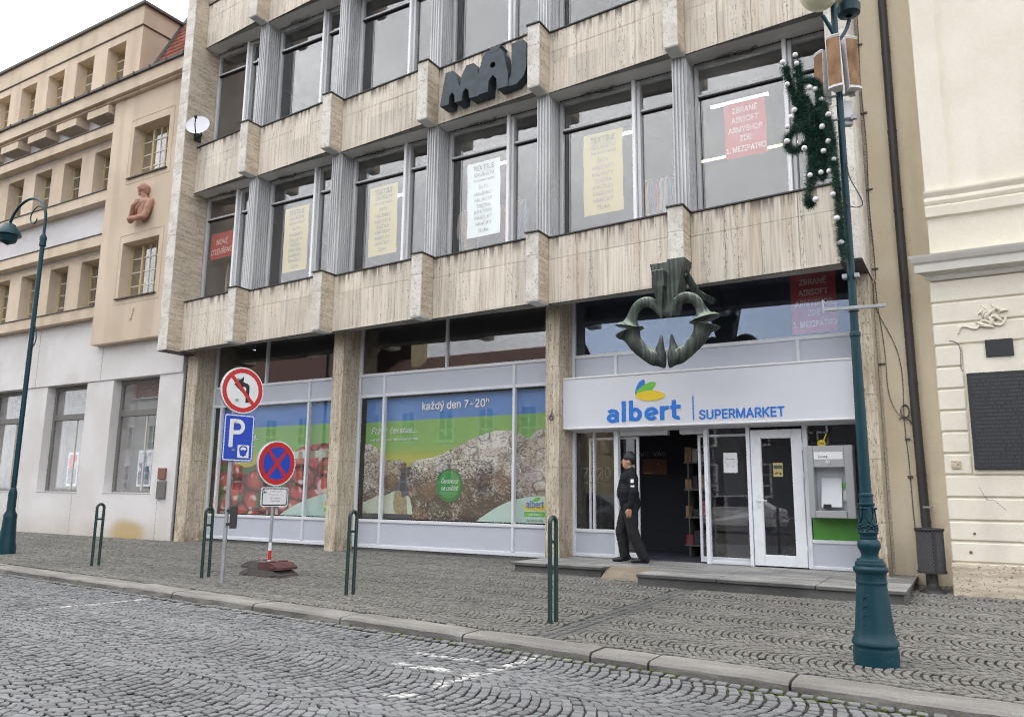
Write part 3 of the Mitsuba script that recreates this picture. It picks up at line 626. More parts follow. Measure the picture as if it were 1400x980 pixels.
def leaf(x0, x1, y, name="sliding_door", fw=0.045, bottom=0.09):
    l = M(); l.box(x0, x0 + fw, y, y + 0.045, 0.125, 2.23, .004); l.box(x1 - fw, x1, y, y + 0.045, 0.125, 2.23, .004)
    l.box(x0 + fw, x1 - fw, y, y + 0.045, 0.125, 0.125 + bottom, .004); l.box(x0 + fw, x1 - fw, y, y + 0.045, 2.19, 2.23, .004)
    k = put(store, name, l, "m_pvc"); put(k, "pane", rectpane(x0 + fw - 0.01, x1 - fw + 0.01, 0.2, 2.2, y + 0.02), "m_glass_shop"); return k
leaf(-6.10, -5.13, 13.06); leaf(-4.06, -3.20, 13.06)
fx = M(); bar(fx, -3.839, -3.201, 0.115, 0.175); wl = put(store, "side_window", fx, "m_frame"); put(wl, "pane", rectpane(-3.85, -3.19, 0.16, 2.33, YG), "m_glass_shop")
# white side door with its handle and hinges
d = M(); x0, x1 = -3.135, -2.335
d.box(x0, x0 + 0.165, 12.90, 12.97, 0.13, 2.27, .006); d.box(x1 - 0.165, x1, 12.90, 12.97, 0.13, 2.27, .006); d.box(x0 + 0.166, x1 - 0.166, 12.90, 12.97, 0.13, 0.30, .006); d.box(x0 + 0.166, x1 - 0.166, 12.90, 12.97, 2.13, 2.27, .006)
dk = put(store, "door", d, "m_pvc"); put(dk, "pane", rectpane(x0 + 0.15, x1 - 0.15, 0.28, 2.15, 12.94), "m_glass_shop")
h = M(); h.box(x0 + 0.085, x0 + 0.12, 12.885, 12.90, 1.02, 1.24, .004); h.tube([(x0 + 0.10, 12.885, 1.14), (x0 + 0.10, 12.84, 1.14), (x0 + 0.24, 12.838, 1.142)], 0.010, 8); put(dk, "handle", h, "m_pvc")
for z in (0.42, 1.55, 1.98):
    h = M(); h.tube([(x1 + 0.006, 12.885, z - .05), (x1 + 0.006, 12.885, z + .05)], 0.014, 8); h.box(x1 - 0.05, x1, 12.888, 12.899, z - 0.012, z + 0.02); put(dk, "hinge", h, "m_pvc")
mt = M(); mt.box(x0 + 0.18, x1 - 0.18, 12.925, 12.935, 0.86, 0.885); put(dk, "rail", mt, "m_dark")
# wall of panels around the cash machine
pf = M(); bar(pf, -2.33, -2.255, 0.115, 2.319); bar(pf, -2.254, xb - 0.061, 0.115, 0.165); bar(pf, -2.254, xb - 0.061, 0.505, 0.56); wl = put(store, "side_window", pf, "m_frame")
p = M(); p.box(-2.26, xb - 0.05, 12.945, 12.975, 0.155, 0.515); put(wl, "panel", p, "m_panel")
p = M(); p.box(-2.24, xb - 0.06, 12.945, 12.975, 0.56, 1.02); put(wl, "green_panel", p, "m_atm_green", label="bright green panel below the cash machine")
put(wl, "pane", rectpane(-2.26, xb - 0.05, 0.9, 2.33, YG), "m_glass_shop")
# dark shop interior with its floor and partitions
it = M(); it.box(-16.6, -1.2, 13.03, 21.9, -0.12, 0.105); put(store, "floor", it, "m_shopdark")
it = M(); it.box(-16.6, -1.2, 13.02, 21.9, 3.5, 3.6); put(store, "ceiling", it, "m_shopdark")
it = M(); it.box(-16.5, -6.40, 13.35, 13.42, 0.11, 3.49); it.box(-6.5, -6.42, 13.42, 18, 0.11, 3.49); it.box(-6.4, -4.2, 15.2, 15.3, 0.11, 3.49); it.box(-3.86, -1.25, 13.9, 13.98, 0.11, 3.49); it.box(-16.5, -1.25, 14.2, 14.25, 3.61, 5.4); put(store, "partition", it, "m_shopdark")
# steps in front of the entrance
st = thing("entrance_step", "worn grey stone entrance step with a sandstone ramp piece in the middle", "step")
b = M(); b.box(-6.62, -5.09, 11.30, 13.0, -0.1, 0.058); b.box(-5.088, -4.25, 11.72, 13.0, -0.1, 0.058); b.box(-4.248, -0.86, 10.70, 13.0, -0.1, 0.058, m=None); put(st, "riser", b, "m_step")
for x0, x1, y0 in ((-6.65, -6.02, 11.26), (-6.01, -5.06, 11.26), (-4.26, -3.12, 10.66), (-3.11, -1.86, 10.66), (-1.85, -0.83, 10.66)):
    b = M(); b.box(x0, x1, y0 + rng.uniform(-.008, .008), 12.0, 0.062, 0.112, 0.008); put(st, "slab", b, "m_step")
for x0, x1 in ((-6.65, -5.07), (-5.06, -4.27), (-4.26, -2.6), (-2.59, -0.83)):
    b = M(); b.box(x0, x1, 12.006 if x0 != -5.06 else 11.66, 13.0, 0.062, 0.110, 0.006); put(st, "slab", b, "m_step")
rv = np.array([[-5.02, 11.12, -0.045], [-4.28, 11.08, -0.045], [-4.31, 11.65, 0.105], [-5.10, 11.65, 0.105], [-5.02, 11.00, -0.1], [-4.28, 10.96, -0.1], [-4.31, 11.65, -0.1], [-5.10, 11.65, -0.1]])
nn_ = 10; gx = np.linspace(0, 1, nn_)
RV = np.array([(rv[0] * (1 - a) + rv[1] * a) * (1 - t) + (rv[3] * (1 - a) + rv[2] * a) * t + [0, 0, 0.012 * meshkit.noise(np.array([a * 7, t * 5, 1.0])) - 0.05 * (t in (0.0,)) - 0.004] for t in gx for a in gx])
RF = [[i * nn_ + j, i * nn_ + j + 1, (i + 1) * nn_ + j + 1] for i in range(nn_ - 1) for j in range(nn_ - 1)] + [[i * nn_ + j, (i + 1) * nn_ + j + 1, (i + 1) * nn_ + j] for i in range(nn_ - 1) for j in range(nn_ - 1)]
mat("m_sandstone", proc(lambda p, n, uv: mix((0.13, 0.105, 0.08), (0.25, 0.21, 0.165), fbm(p.x * 5, p.y * 9, 2.0, 4)) * (0.85 + 0.3 * noise(p.x * 80, p.y * 80, 2.0))), 0.9)
put(st, "ramp", (RV, np.array(RF)), "m_sandstone", 40, label="crumbling sandstone ramp piece")

# ------------------------------------------------------------------ the beige and white building on the left
off = thing("office_building", "interwar office building with white ground floor, beige window bands and projecting bay", "building")
YB, YL = 12.13, 12.40
XL = -46.0
def part(name, mat_, *boxes, parent=None, b=0.0, **kw):
    m = M()
    for q in boxes: m.box(*q, b)
    return put(parent or off, name, m, mat_, **kw)
# ground floor: base, piers between the show windows, fascia
wins = [(-23.12 - 3.2 * k, -21.13 - 3.2 * k) for k in range(7, 0, -1)] + [(-23.12, -21.13), (-19.92, -17.94)]
edges = [XL] + [e for w_ in wins for e in w_] + [-17.0]
bx = [(XL, -17.0, YL, 13.2, -0.2, 1.105)] + [(a, b, YL, 13.2, 1.105, 4.13) for a, b in zip(edges[::2], edges[1::2])]
gw = part("wall", "m_white_wall", *bx)
part("fascia", "m_white_wall", (XL, -17.0, YL - 0.035, 13.2, 4.134, 5.9))
for x in (-44, -40.5, -37, -33.5, -30.0, -26.6, -23.75, -20.5): part("joint", "m_reveal_dark", (x, x + 0.012, YL - 0.039, YL - 0.03, 4.15, 5.85))
for x in (-29.9, -26.0, -24.0, -21.33, -17.62): part("joint", "m_plaque_grey", (x, x + 0.006, YL - 0.003, YL + 0.004, 0.0, 1.09))
for (a, b) in wins:
    yf = YL + 0.24
    fr = M(); fr.box(a, a + 0.09, yf, yf + 0.07, 1.11, 4.10); fr.box(b - 0.07, b, yf, yf + 0.07, 1.11, 4.10); fr.box(a + 0.091, b - 0.071, yf, yf + 0.07, 1.11, 1.165); fr.box(a + 0.091, b - 0.071, yf, yf + 0.07, 4.0, 4.10)
    w = put(off, "show_window", fr, "m_reveal_dark")
    tr = M(); tr.box(a + 0.091, b - 0.071, yf - 0.03, yf + 0.06, 3.13, 3.30, 0.01); put(w, "transom", tr, "m_plaque_grey")
    mx = a + 0.62 * (b - a); mu = M(); mu.box(mx - 0.015, mx + 0.015, yf + 0.01, yf + 0.05, 1.166, 3.129); put(w, "mullion", mu, "m_muntin")
    put(w, "pane", rectpane(a + 0.05, mx, 1.13, 3.14, yf + 0.03), "m_glass"); put(w, "pane", rectpane(mx, b - 0.05, 1.13, 3.14, yf + 0.03), "m_glass"); put(w, "pane", rectpane(a + 0.05, b - 0.05, 3.28, 4.05, yf + 0.03), "m_glass")
    sl = M(); sl.box(a - 0.03, b + 0.03, YL - 0.02, yf, 1.106, 1.125); put(w, "sill", sl, "m_white_panel")
    dp = M(); dp.box(a + 0.05, a + 0.95, yf + 0.45, yf + 0.5, 1.1, 4.1); dp.box(a - 0.2, b + 0.2, yf + 0.12, yf + 0.45, 1.0, 1.16); put(w, "display_board", dp, "m_display")
    bl = M()
    for k in range(5): bl.box(a + 0.7, b - 0.08, yf + 0.12, yf + 0.14, 3.9 - 0.09 * k, 3.93 - 0.09 * k)
    put(w, "blind", bl, "m_frame_dark")
gp = M(); gp.box(-16.985, -16.875, 12.5, 12.6, -0.1, 4.5); put(off, "gap", gp, "m_dark"); gp = M(); gp.tube([(-16.93, 12.44, -0.05), (-16.925, 12.44, 1.2), (-16.935, 12.43, 2.4), (-16.93, 12.44, 4.3)], 0.022, 8); put(off, "cable", gp, "m_pipe")
iw = M(); iw.box(XL, -17.2, 14.6, 14.7, 0, 12.3); put(off, "partition", iw, "m_interior")
# upper floors left of the bay: white panels, beige bands, pillars between small windows
part("panel", "m_white_panel", (XL, -20.74, YL, 12.9, 5.87, 5.95), (XL, -20.74, YL, 12.9, 7.9, 9.36), (XL, -20.74, YL, 12.9, 11.3, 12.4))
bands = [(5.905, 6.20), (7.985, 8.295), (9.32, 9.625), (11.375, 11.66)]
for z0, z1 in bands:
    bd = part("band", "m_beige", (XL, -20.742, YB, 12.9, z0, z1))
    part("flashing", "m_gutter", (XL, -20.745, YB - 0.03, YB + 0.3, z1 + 0.002, z1 + 0.024), parent=bd)
def small_window(x0, x1, z0, z1, y, rows=4, cols=2):
    fr = M(); fr.box(x0, x0 + 0.05, y, y + 0.06, z0, z1); fr.box(x1 - 0.05, x1, y, y + 0.06, z0, z1); fr.box(x0 + .051, x1 - .051, y, y + 0.06, z1 - 0.05, z1); fr.box(x0 + .051, x1 - .051, y, y + 0.06, z0, z0 + 0.05)
    w = put(off, "window", fr, "m_woodframe")
    mt = M()
    for k in range(1, rows): z = z0 + (z1 - z0) * k / rows; mt.box(x0 + .051, x1 - .051, y + 0.012, y + 0.045, z - 0.014, z + 0.014)
    for k in range(1, cols): x = x0 + (x1 - x0) * k / cols; mt.box(x - 0.014, x + 0.014, y + 0.0135, y + 0.044, z0 + .051, z1 - .051)
    put(w, "muntin", mt, "m_muntin")
    put(w, "pane", rectpane(x0 + .02, x1 - .02, z0 + .02, z1 - .02, y + 0.03), "m_glass"); return w
for (z0, z1, x3) in ((6.21, 7.73, -22.08), (9.635, 11.12, -21.99)):
    cols_ = [(x3 - 1.617 * k, x3 - 1.617 * k + 0.94) for k in range(15)]
    ed = [-20.742] + [e for c in cols_ for e in (c[1], c[0])] + [XL]
    bx = [(b, a, YL, 12.88, z0 - 0.02, z1) for a, b in zip(ed[::2], ed[1::2]) if a - b > 0.01] + [(XL, -20.742, YL + 0.001, 12.88, z1 + 0.001, z1 + 0.28)]
    part("pillars_wall", "m_beige", *bx)
    for c in cols_: small_window(c[0], c[1], z0, z1, YL + 0.30)
# projecting bay with two big windows
by = [(-20.74, -19.70), (-18.12, -17.02)]
bx = [(a, b, YB, 13.0, 5.10, 12.33) for a, b in by] + [(-19.70, -18.12, YB, 13.0, 5.10, 6.29), (-19.70, -18.12, YB, 13.0, 7.85, 9.75), (-19.70, -18.12, YB, 13.0, 11.27, 12.33)]
part("bay", "m_beige", *bx); part("bay_soffit", "m_beige", (-20.73, -17.02, YB + 0.004, 12.4, 5.092, 5.099))
for z0, z1 in ((6.29, 7.85), (9.75, 11.27)):
    w = small_window(-19.70, -18.12, z0, z1, YB + 0.30, 4, 2)
    for zz in (): pass
    v = M(); v.box(-19.24, -19.17, YB + 0.285, YB + 0.37, z0 + .05, z1 - .05); v.box(-18.66, -18.64, YB + 0.31, YB + 0.345, z0 + .05, z1 - .05); put(w, "mullion", v, "m_woodframe")
    s = M(); s.box(-19.79, -18.05, YB - 0.06, YB + 0.30, z0 - 0.035, z0 - 0.002); put(w, "sill", s, "m_gutter")
    e = M()
    for q in ((-19.86, -19.835, z0 - 0.17, z1 + 0.24), (-17.955, -17.93, z0 - 0.17, z1 + 0.24)): e.box(q[0], q[1], YB - 0.010, YB + 0.01, q[2], q[3])
    e.box(-19.834, -17.956, YB - 0.010, YB + 0.01, z0 - 0.17, z0 - 0.145); e.box(-19.834, -17.956, YB - 0.010, YB + 0.01, z1 + 0.215, z1 + 0.24); put(w, "moulding", e, "m_beige")
o = M(); o.add(extrude([(-0.09, 0.0), (0.09, 0.0), (0.025, -0.22), (-0.025, -0.22)], 0.03), m=front(-19.0, YB + 0.001, 5.92)); o.box(-19.10, -18.90, YB - 0.035, YB, 5.92, 5.945); o.box(-19.04, -18.97, YB - 0.05, YB, 5.665, 5.70); put(off, "bracket_ornament", o, "m_beige")
# cornice with blocks, gutter, attic storey set back, tiled roof
part("cornice", "m_beige", (XL, -17.02, 11.91, 13.0, 12.335, 12.70), (XL, -17.02, 12.02, 13.0, 12.27, 12.334))
gu = M(); gu.box(XL, -17.0, 11.84, 11.95, 12.702, 12.765)
for k in range(40):
    x = -17.4 - 0.72 * k; gu.box(x, x + 0.03, 11.82, 12.1, 12.69, 12.79)
put(off, "gutter", gu, "m_gutter")
for k in range(15):
    x = -20.86 - 1.62 * k; part("cornice_block", "m_beige", (x - 1.04, x, 11.99, 12.4, 11.97, 12.20), (x - 1.12, x - 0.02, 12.1, 12.4, 12.201, 12.268))
YA = 12.9
aw = [(-22.80 - 1.69 * k, -21.84 - 1.69 * k) for k in range(14)]
ed = [-21.03] + [e for c in aw for e in (c[1], c[0])] + [XL]
bx = [(b, a, YA, 16.5, 12.7, 15.04) for a, b in zip(ed[::2], ed[1::2])] + [(XL, -21.03, YA + .001, 16.5, 15.041, 15.33), (XL, -21.03, YA + .001, 16.5, 12.6, 13.70)]
part("attic", "m_beige", *bx); part("attic_frieze", "m_beige", (XL, -20.985, YA - 0.045, 16.5, 15.331, 15.96))
part("attic_roof", "m_gutter", (XL, -20.88, YA - 0.13, 16.6, 15.962, 16.045))
part("frieze_shadow_strip", "m_gutter", (XL, -20.99, YA - 0.03, 16.5, 15.305, 15.329))
for c in aw: small_window(c[0], c[1], 13.70, 15.04, YA + 0.30)
rf = M(); tile = thing
rv = np.array([[-21.03, 12.75, 12.72], [-17.02, 12.75, 12.72], [-17.02, 14.9, 17.34], [-21.03, 14.9, 17.34]]); rk = put(off, "roof", (rv, np.array([[0, 1, 2], [0, 2, 3]])), "m_roof")
rt = M()
nrm = np.array([0, -4.62, 2.15]); nrm /= np.linalg.norm(nrm); up = np.array([0, 2.15, 4.62]) / math.hypot(2.15, 4.62)
for r_ in range(20):
    for c_ in range(20):
        x = -21.0 + 0.2 * c_; oo = np.array([x, 12.75, 12.72]) + up * 0.245 * r_ + nrm * 0.004
        a = np.linspace(0, math.pi, 6); prof = [(0.095 + 0.095 * math.cos(t), 0.05 * math.sin(t)) for t in a]
        v = np.array([oo + np.array([px, 0, 0]) + nrm * (pz + 0.02 * (k == 0)) + up * (0.26 * k) for k in (0, 1) for px, pz in prof])
        rt.add(v, np.array([[i, i + 1, 7 + i] for i in range(5)] + [[i, 7 + i, 6 + i] for i in range(5)]))
put(rk, "tiles", rt, "m_roof", True, kind="stuff")
vg = M(); vg.tube([(-20.97, 12.72, 12.75), (-20.97, 14.87, 17.36)], 0.09, 6); put(off, "verge", vg, "m_gutter")
# bust of a man in relief on the bay
def blob(chains, res=0.03, it=8, scale=None):
    parts_ = []
    for ch in chains:
        for (p, r), (q, s) in zip(ch[:-1], ch[1:]):
            a = mf.Manifold.sphere(r, 20).translate(list(map(float, p))); b = mf.Manifold.sphere(s, 20).translate(list(map(float, q))); parts_.append(mf.Manifold.batch_hull([a, b]))
    m = mf.Manifold.batch_boolean(parts_, mf.OpType.Add).refine_to_length(res).to_mesh()
    t = trimesh.Trimesh(m.vert_properties[:, :3], m.tri_verts, process=True); trimesh.smoothing.filter_taubin(t, 0.5, -0.52, iterations=it); return t
bust = thing("relief_bust", "terracotta relief bust of a man with crossed arms on the beige bay", "statue")
R_ = lambda x, z, y=0.0: (x, y, z)
bb = blob([[(R_(0.04, 0.28, 0.02), 0.20), (R_(0.10, 0.55, 0.02), 0.20)], [(R_(-0.16, 0.55, 0.0), 0.12), (R_(0.27, 0.58, 0.02), 0.13)],
           [(R_(0.09, 0.64, -0.02), 0.100), (R_(0.045, 0.86, -0.06), 0.088)],
           [(R_(-0.01, 0.95, -0.09), 0.105), (R_(0.04, 0.98, -0.08), 0.125)], [(R_(-0.10, 0.845, -0.09), 0.042), (R_(-0.02, 0.87, -0.08), 0.075)],
           [(R_(-0.185, 0.915, -0.09), 0.018), (R_(-0.118, 0.985, -0.09), 0.016)], [(R_(-0.120, 1.00, -0.14), 0.022), (R_(-0.120, 1.00, -0.05), 0.022)], [(R_(-0.12, 1.00, -0.15), 0.02), (R_(-0.02, 1.0, -0.20), 0.018)],
           [(R_(-0.140, 0.877, -0.09), 0.014), (R_(-0.11, 0.877, -0.125), 0.014)], [(R_(-0.130, 0.852, -0.09), 0.014), (R_(-0.10, 0.852, -0.125), 0.014)], [(R_(-0.06, 0.925, -0.165), 0.028), (R_(-0.04, 0.90, -0.155), 0.028)],
           [(R_(0.045, 0.93, -0.20), 0.020), (R_(0.06, 0.975, -0.20), 0.025)],
           [(R_(0.29, 0.56, 0.0), 0.115), (R_(0.25, 0.15, -0.12), 0.085)], [(R_(0.25, 0.15, -0.12), 0.085), (R_(-0.20, 0.10, -0.27), 0.062)],
           [(R_(-0.20, 0.52, -0.04), 0.10), (R_(-0.36, 0.12, -0.12), 0.075)], [(R_(-0.36, 0.12, -0.12), 0.072), (R_(-0.06, 0.47, -0.27), 0.055)],
           [(R_(-0.06, 0.47, -0.27), 0.052), (R_(0.04, 0.55, -0.24), 0.045)], [(R_(-0.20, 0.10, -0.27), 0.055), (R_(-0.28, 0.16, -0.22), 0.04)]]
          + [[(R_(0.00, 0.50 + 0.030 * k, -0.27), 0.018), (R_(0.11, 0.53 + 0.030 * k, -0.225), 0.015)] for k in range(4)]
          + [[(R_(-0.24, 0.12 + 0.026 * k, -0.25), 0.016), (R_(-0.33, 0.155 + 0.028 * k, -0.20), 0.013)] for k in range(4)], 0.022, 2)
put(bust, "body", M().add(np.array(bb.vertices) + [-18.86, 12.10, 8.25], np.array(bb.faces)), "m_terracotta", True)
hh = blob([[(R_(0.03, 1.015, -0.08), 0.130), (R_(0.07, 0.98, -0.06), 0.128)], [(R_(0.08, 0.97, -0.06), 0.118), (R_(0.105, 0.87, -0.04), 0.070)], [(R_(-0.05, 1.045, -0.09), 0.060), (R_(0.03, 1.07, -0.08), 0.085)]], 0.025, 2)
put(bust, "hair", M().add(np.array(hh.vertices) + [-18.86, 12.10, 8.25], np.array(hh.faces)), "m_terracotta", True)
# little plates on the white wall
solo("plaque", M().box(-17.61, -17.33, 12.34, 12.398, 1.46, 1.74, 0.006), "m_plaque", "small red-brown square plaque on the white wall, above the grey one", "plaque")
solo("plaque", M().box(-17.61, -17.29, 12.34, 12.398, 0.99, 1.42, 0.006), "m_plaque_grey", "grey upright plate on the white wall, below the brown plaque", "plaque")
def poster_small(x, z, w, h, y, label, seed, dark):
    k = thing("poster", label, "poster"); put(k, "board", M().box(x - w / 2 - .05, x + w / 2 + .05, y, y + 0.012, z - h / 2 - .06, z + h / 2 + .06), "m_paper")
    key = f"m_poster_{seed}"
    def fn(p, n, uv):
        a = fbm(p.x * 7, p.z * 7, seed, 3); b = noise(p.x * 22, p.z * 22, seed + 3.0); t = smoothstep(z - 0.05, z + 0.05, p.z)
        c = mix((0.16, 0.20, 0.26), mix((0.5, 0.5, 0.52), (0.55, 0.10, 0.11), smoothstep(0.48, 0.56, a)) if dark else mix((0.55, 0.6, 0.66), (0.10, 0.13, 0.2), smoothstep(0.5, 0.6, a)), t if dark else smoothstep(z - h * .18, z - h * .16, p.z))
        return mix(c, (0.55, 0.58, 0.62), 0.35 * smoothstep(0.55, 0.7, b))
    mat(key, proc(fn), 0.7); put(k, "print", M().box(x - w / 2, x + w / 2, y - 0.004, y - 0.001, z - h / 2, z + h / 2), key)
poster_small(-21.95, 1.75, 0.40, 0.82, 12.70, "poster in red, white and blue-grey behind the left show window of the white ground floor", 3, True)
poster_small(-18.68, 1.75, 0.48, 0.82, 12.70, "pale blue poster behind the right show window of the white ground floor", 5, False)
# satellite dish on the end pilaster of the store
dish = thing("satellite_dish", "light grey round satellite dish fixed beside the top left windows of the store", "satellite dish")
nz = np.array([0.50, -0.80, 0.30]); nz /= np.linalg.norm(nz); ux = np.cross([0, 0, 1.0], nz); ux /= np.linalg.norm(ux); uy = np.cross(nz, ux)
DM = mat4(ux, uy, nz, (-16.27, 11.68, 10.29))
pr = [(r, 0.32 * r * r) for r in np.linspace(0.0, 0.285, 12)] + [(0.295, 0.032), (0.285, 0.016)] + [(r, 0.32 * r * r - 0.012) for r in np.linspace(0.27, 0.0, 8)]
put(dish, "reflector", M().lathe(pr, 40, DM), "m_dish", 40)
a = M(); a.tube([(0, -0.28, 0.02), (0.02, -0.17, 0.20), (0.04, 0.0, 0.29)], 0.014, 8, DM); put(dish, "arm", a, "m_dark")
a = M(); a.box(0.01, 0.07, -0.035, 0.035, 0.26, 0.34, 0.01, DM); put(dish, "receiver", a, "m_black")
a = M(); a.tube([(-16.28, 11.72, 10.25), (-16.40, 11.9, 10.15), (-16.66, 11.95, 10.15)], 0.022, 8); a.box(-16.645, -16.61, 11.85, 12.05, 10.05, 10.27); put(dish, "bracket", a, "m_dark")

mat("m_plaque_dark", (0.05, 0.053, 0.06), 0.45)
# ------------------------------------------------------------------ yellow wall with the drain pipe, and the cream building on the right
yel = thing("yellow_house", "narrow ochre plaster house front behind the dark drainpipe", "house")
put(yel, "wall", M().box(-1.158, 0.5, 12.90, 22, -0.2, 20.0), "m_yellow")
dp = M(); prof = [(0.062, 0.0)]; z = 0.0
pts = [(-0.67, 12.80, 0.0), (-0.675, 12.80, 0.8), (-0.70, 12.80, 2.5), (-0.72, 12.80, 6), (-0.72, 12.80, 16)]
dp.tube(pts, 0.062, 16); pk = put(yel, "drainpipe", dp, "m_pipe", 40, label="dark brown metal drainpipe")
for z in (0.86, 1.52, 2.86, 4.2, 5.55, 6.85, 8.2, 9.5, 10.8):
    c = M(); x = np.interp(z, [p[2] for p in pts], [p[0] for p in pts]); c.lathe([(0.062, 0), (0.069, 0.0), (0.069, 0.03), (0.062, 0.03)], 16, moved(x, 12.80, z)); put(pk, "pipe_joint", c, "m_pipe", 40)
cl = M(); x = -0.665; cl.lathe([(0.062, 0), (0.068, 0.0), (0.068, 0.025), (0.062, 0.025)], 16, moved(x, 12.80, 1.07)); cl.box(x - 0.02, x + 0.10, 12.73, 12.75, 1.07, 1.095); put(pk, "clamp", cl, "m_galv")
mat("m_cable", (0.09, 0.08, 0.07), 0.7)
c1 = M(); zz = np.linspace(11.5, 4.55, 30)
c1.tube([(-1.115 + 0.01 * math.sin(3 * z), 12.885, z) for z in zz], 0.006, 5)
c1.tube(spline([(-1.115, 12.885, 4.55), (-1.07, 12.88, 3.9), (-0.93, 12.88, 3.55), (-0.86, 12.88, 3.25), (-0.86, 12.88, 2.4), (-0.84, 12.88, 1.75), (-0.83, 12.88, 0.9), (-0.80, 12.88, 0.5)], 40), 0.0055, 5)
c1.tube(spline([(-1.115, 12.885, 4.5), (-1.09, 12.88, 3.9), (-1.05, 12.88, 3.2), (-1.04, 12.88, 2.75), (-0.93, 12.87, 2.44), (-0.86, 12.87, 2.36)], 24), 0.005, 5)
for k in range(3): c1.tube([(-0.845 + 0.055 * math.cos(t) + 0.004 * k, 12.86 - 0.006 * k, 2.47 + (0.085 + .01 * k) * math.sin(t)) for t in np.linspace(0, 6.28, 22)], 0.006, 5)
c1.tube([(-0.93, 12.87, 2.36), (-0.86, 12.86, 2.40), (-0.78, 12.86, 2.33), (-0.74, 12.86, 2.22)], 0.010, 5)
for z in (3.2, 4.7, 6.0, 7.3, 8.5): c1.box(-1.155, -1.06, 12.872, 12.90, z, z + 0.022)
for z in (1.5, 2.05): c1.box(-0.87, -0.80, 12.86, 12.90, z, z + 0.03)
solo("cable", c1, "m_cable", "thin grey-black cables hanging down the ochre wall left of the drainpipe", "cable")

cream = thing("corner_palace", "cream stucco town house with rusticated corner blocks and a heavy cornice", "building")
YC = 12.0; XC = -0.36
core = M(); core.box(XC + 0.02, 9, YC + 0.03, 22, -0.2, 4.3); put(cream, "wall", core, "m_cream")
joints = [0.385, 0.655, 0.92, 1.22, 1.515, 1.80, 2.09, 2.375, 2.67, 2.97, 3.27, 3.57, 3.87, 4.19]
rowb = list(zip(joints[:-1], joints[1:]))
for k, (a, b) in enumerate(rowb):
    g = 0.014
    if 4 <= k <= 9: put(cream, "corner_block", M().box(XC + rng.normal(0, .003), -0.045, YC, YC + 0.12, a + g, b - g, 0.012), "m_cream")
    else:
        x = XC
        while x < 3.2:
            x2 = 3.3; put(cream, "corner_block", M().box(x + (0 if x == XC else .008), x2, YC, YC + 0.12, a + g, b - g, 0.012), "m_cream"); x = x2
put(cream, "panel_frame", M().box(-0.03, 3.3, YC - 0.004, YC + 0.10, 1.53, 3.245), "m_cream")
pl = M(); pl.box(XC - 0.015, 3.4, YC - 0.03, 12.3, -0.2, 0.375, 0.01); put(cream, "plinth", pl, "m_plinth", label="stained sandstone plinth")
co = M()
cp = [(0, 0), (0.03, 0.0), (0.05, 0.03), (0.05, 0.07), (0.17, 0.10), (0.17, 0.21), (0.185, 0.225), (0.20, 0.235), (0.235, 0.30), (0.245, 0.33), (0, 0.37)]
co.add(extrude(cp, 9.5), m=mat4((0, -1, 0), (0, 0, 1), (1, 0, 0), (0, YC, 4.19)))
cv = co.tm(); v = np.array(cv.vertices); v[:, 0] = np.where(v[:, 0] < 1, XC - (YC - v[:, 1]) * 0.95, 9.0); put(cream, "cornice", M().add(v, np.array(cv.faces)).box(XC + .02, 9, YC + .001, 22, 4.19, 4.56), "m_cornice", label="whitish moulded cornice")
up = M(); up.box(-0.31, 9, YC + 0.02, 22, 4.55, 20); put(cream, "upper_wall", up, "m_cream")
up = M(); up.box(-0.32, -0.005, YC + 0.0, YC + 0.02, 4.56, 20); put(cream, "pilaster", up, "m_cream")
up = M(); up.box(0.045, 0.065, YC + 0.006, YC + 0.021, 5.5, 20); put(cream, "groove_strip", up, "m_cream")
sp = [(0, 0), (0.05, 0.02), (0.055, 0.16), (0.03, 0.18), (0.045, 0.20), (0.06, 0.24), (0.05, 0.28), (0.03, 0.30), (0.07, 0.36), (0.075, 0.39), (0, 0.41)]
sm = M(); 
for xa_, ya_ in ((-0.34, YC), (-0.02, YC + 0.02)):
    m_ = extrude(sp, 9.2 if xa_ > -0.1 else 0.319); sm.add(m_, m=mat4((0, -1, 0), (0, 0, 1), (1, 0, 0), (xa_, ya_ + 0.001, 5.09)))
put(cream, "string_course", sm, "m_cream")
cr_ = M()
for q in ([(0.02, 1.35), (0.09, 1.20), (0.18, 1.19), (0.30, 1.06)],): cr_.tube([(x, YC + 0.001, z) for x, z in q], 0.004, 4)
cr_.tube(spline([(-0.18, YC - 0.003, 3.33), (-0.08, YC - 0.003, 3.28), (-0.055, YC - 0.003, 3.15), (-0.05, YC - 0.003, 2.9)], 16), 0.006, 5); put(cream, "moulding_line", cr_, "m_plaque_grey")
lf = M()
for k in range(16):
    t = rng.uniform(0.2, 2.6); L = rng.uniform(0.10, 0.22); x, z = 0.22 + rng.uniform(-.08, .25), 3.62 + rng.uniform(-.16, .10)
    q = [(x, YC - 0.004, z), (x - L * .5 * math.cos(t), YC - 0.022, z + L * .5 * math.sin(t)), (x - L * math.cos(t * 1.15), YC - 0.006, z + L * math.sin(t * 1.15) * 0.7)]
    lf.tube(spline(q, 8), np.array([.006, .016, .02, .022, .02, .016, .010, .003]), 6)
lf.tube(spline([(-0.06, YC - 0.005, 3.42), (0.05, YC - 0.012, 3.5), (0.16, YC - 0.016, 3.47), (0.22, YC - 0.016, 3.56), (0.34, YC - 0.016, 3.52), (0.5, YC - .01, 3.6)], 24), 0.016, 6)
put(cream, "stucco_ornament", lf, "m_cream", True)
for x, z, r in ((-0.14, 0.52, 0.018), (-0.08, 0.76, 0.014)): put(cream, "hole", M().lathe([(0.0, 0.0), (r, 0.0), (r * 1.1, 0.004)], 12, front(x, YC - 0.006, z)), "m_plaque")
sk = thing("memorial_plaque", "large dark metal memorial plaque with raised lines of lettering on the cream wall", "plaque")
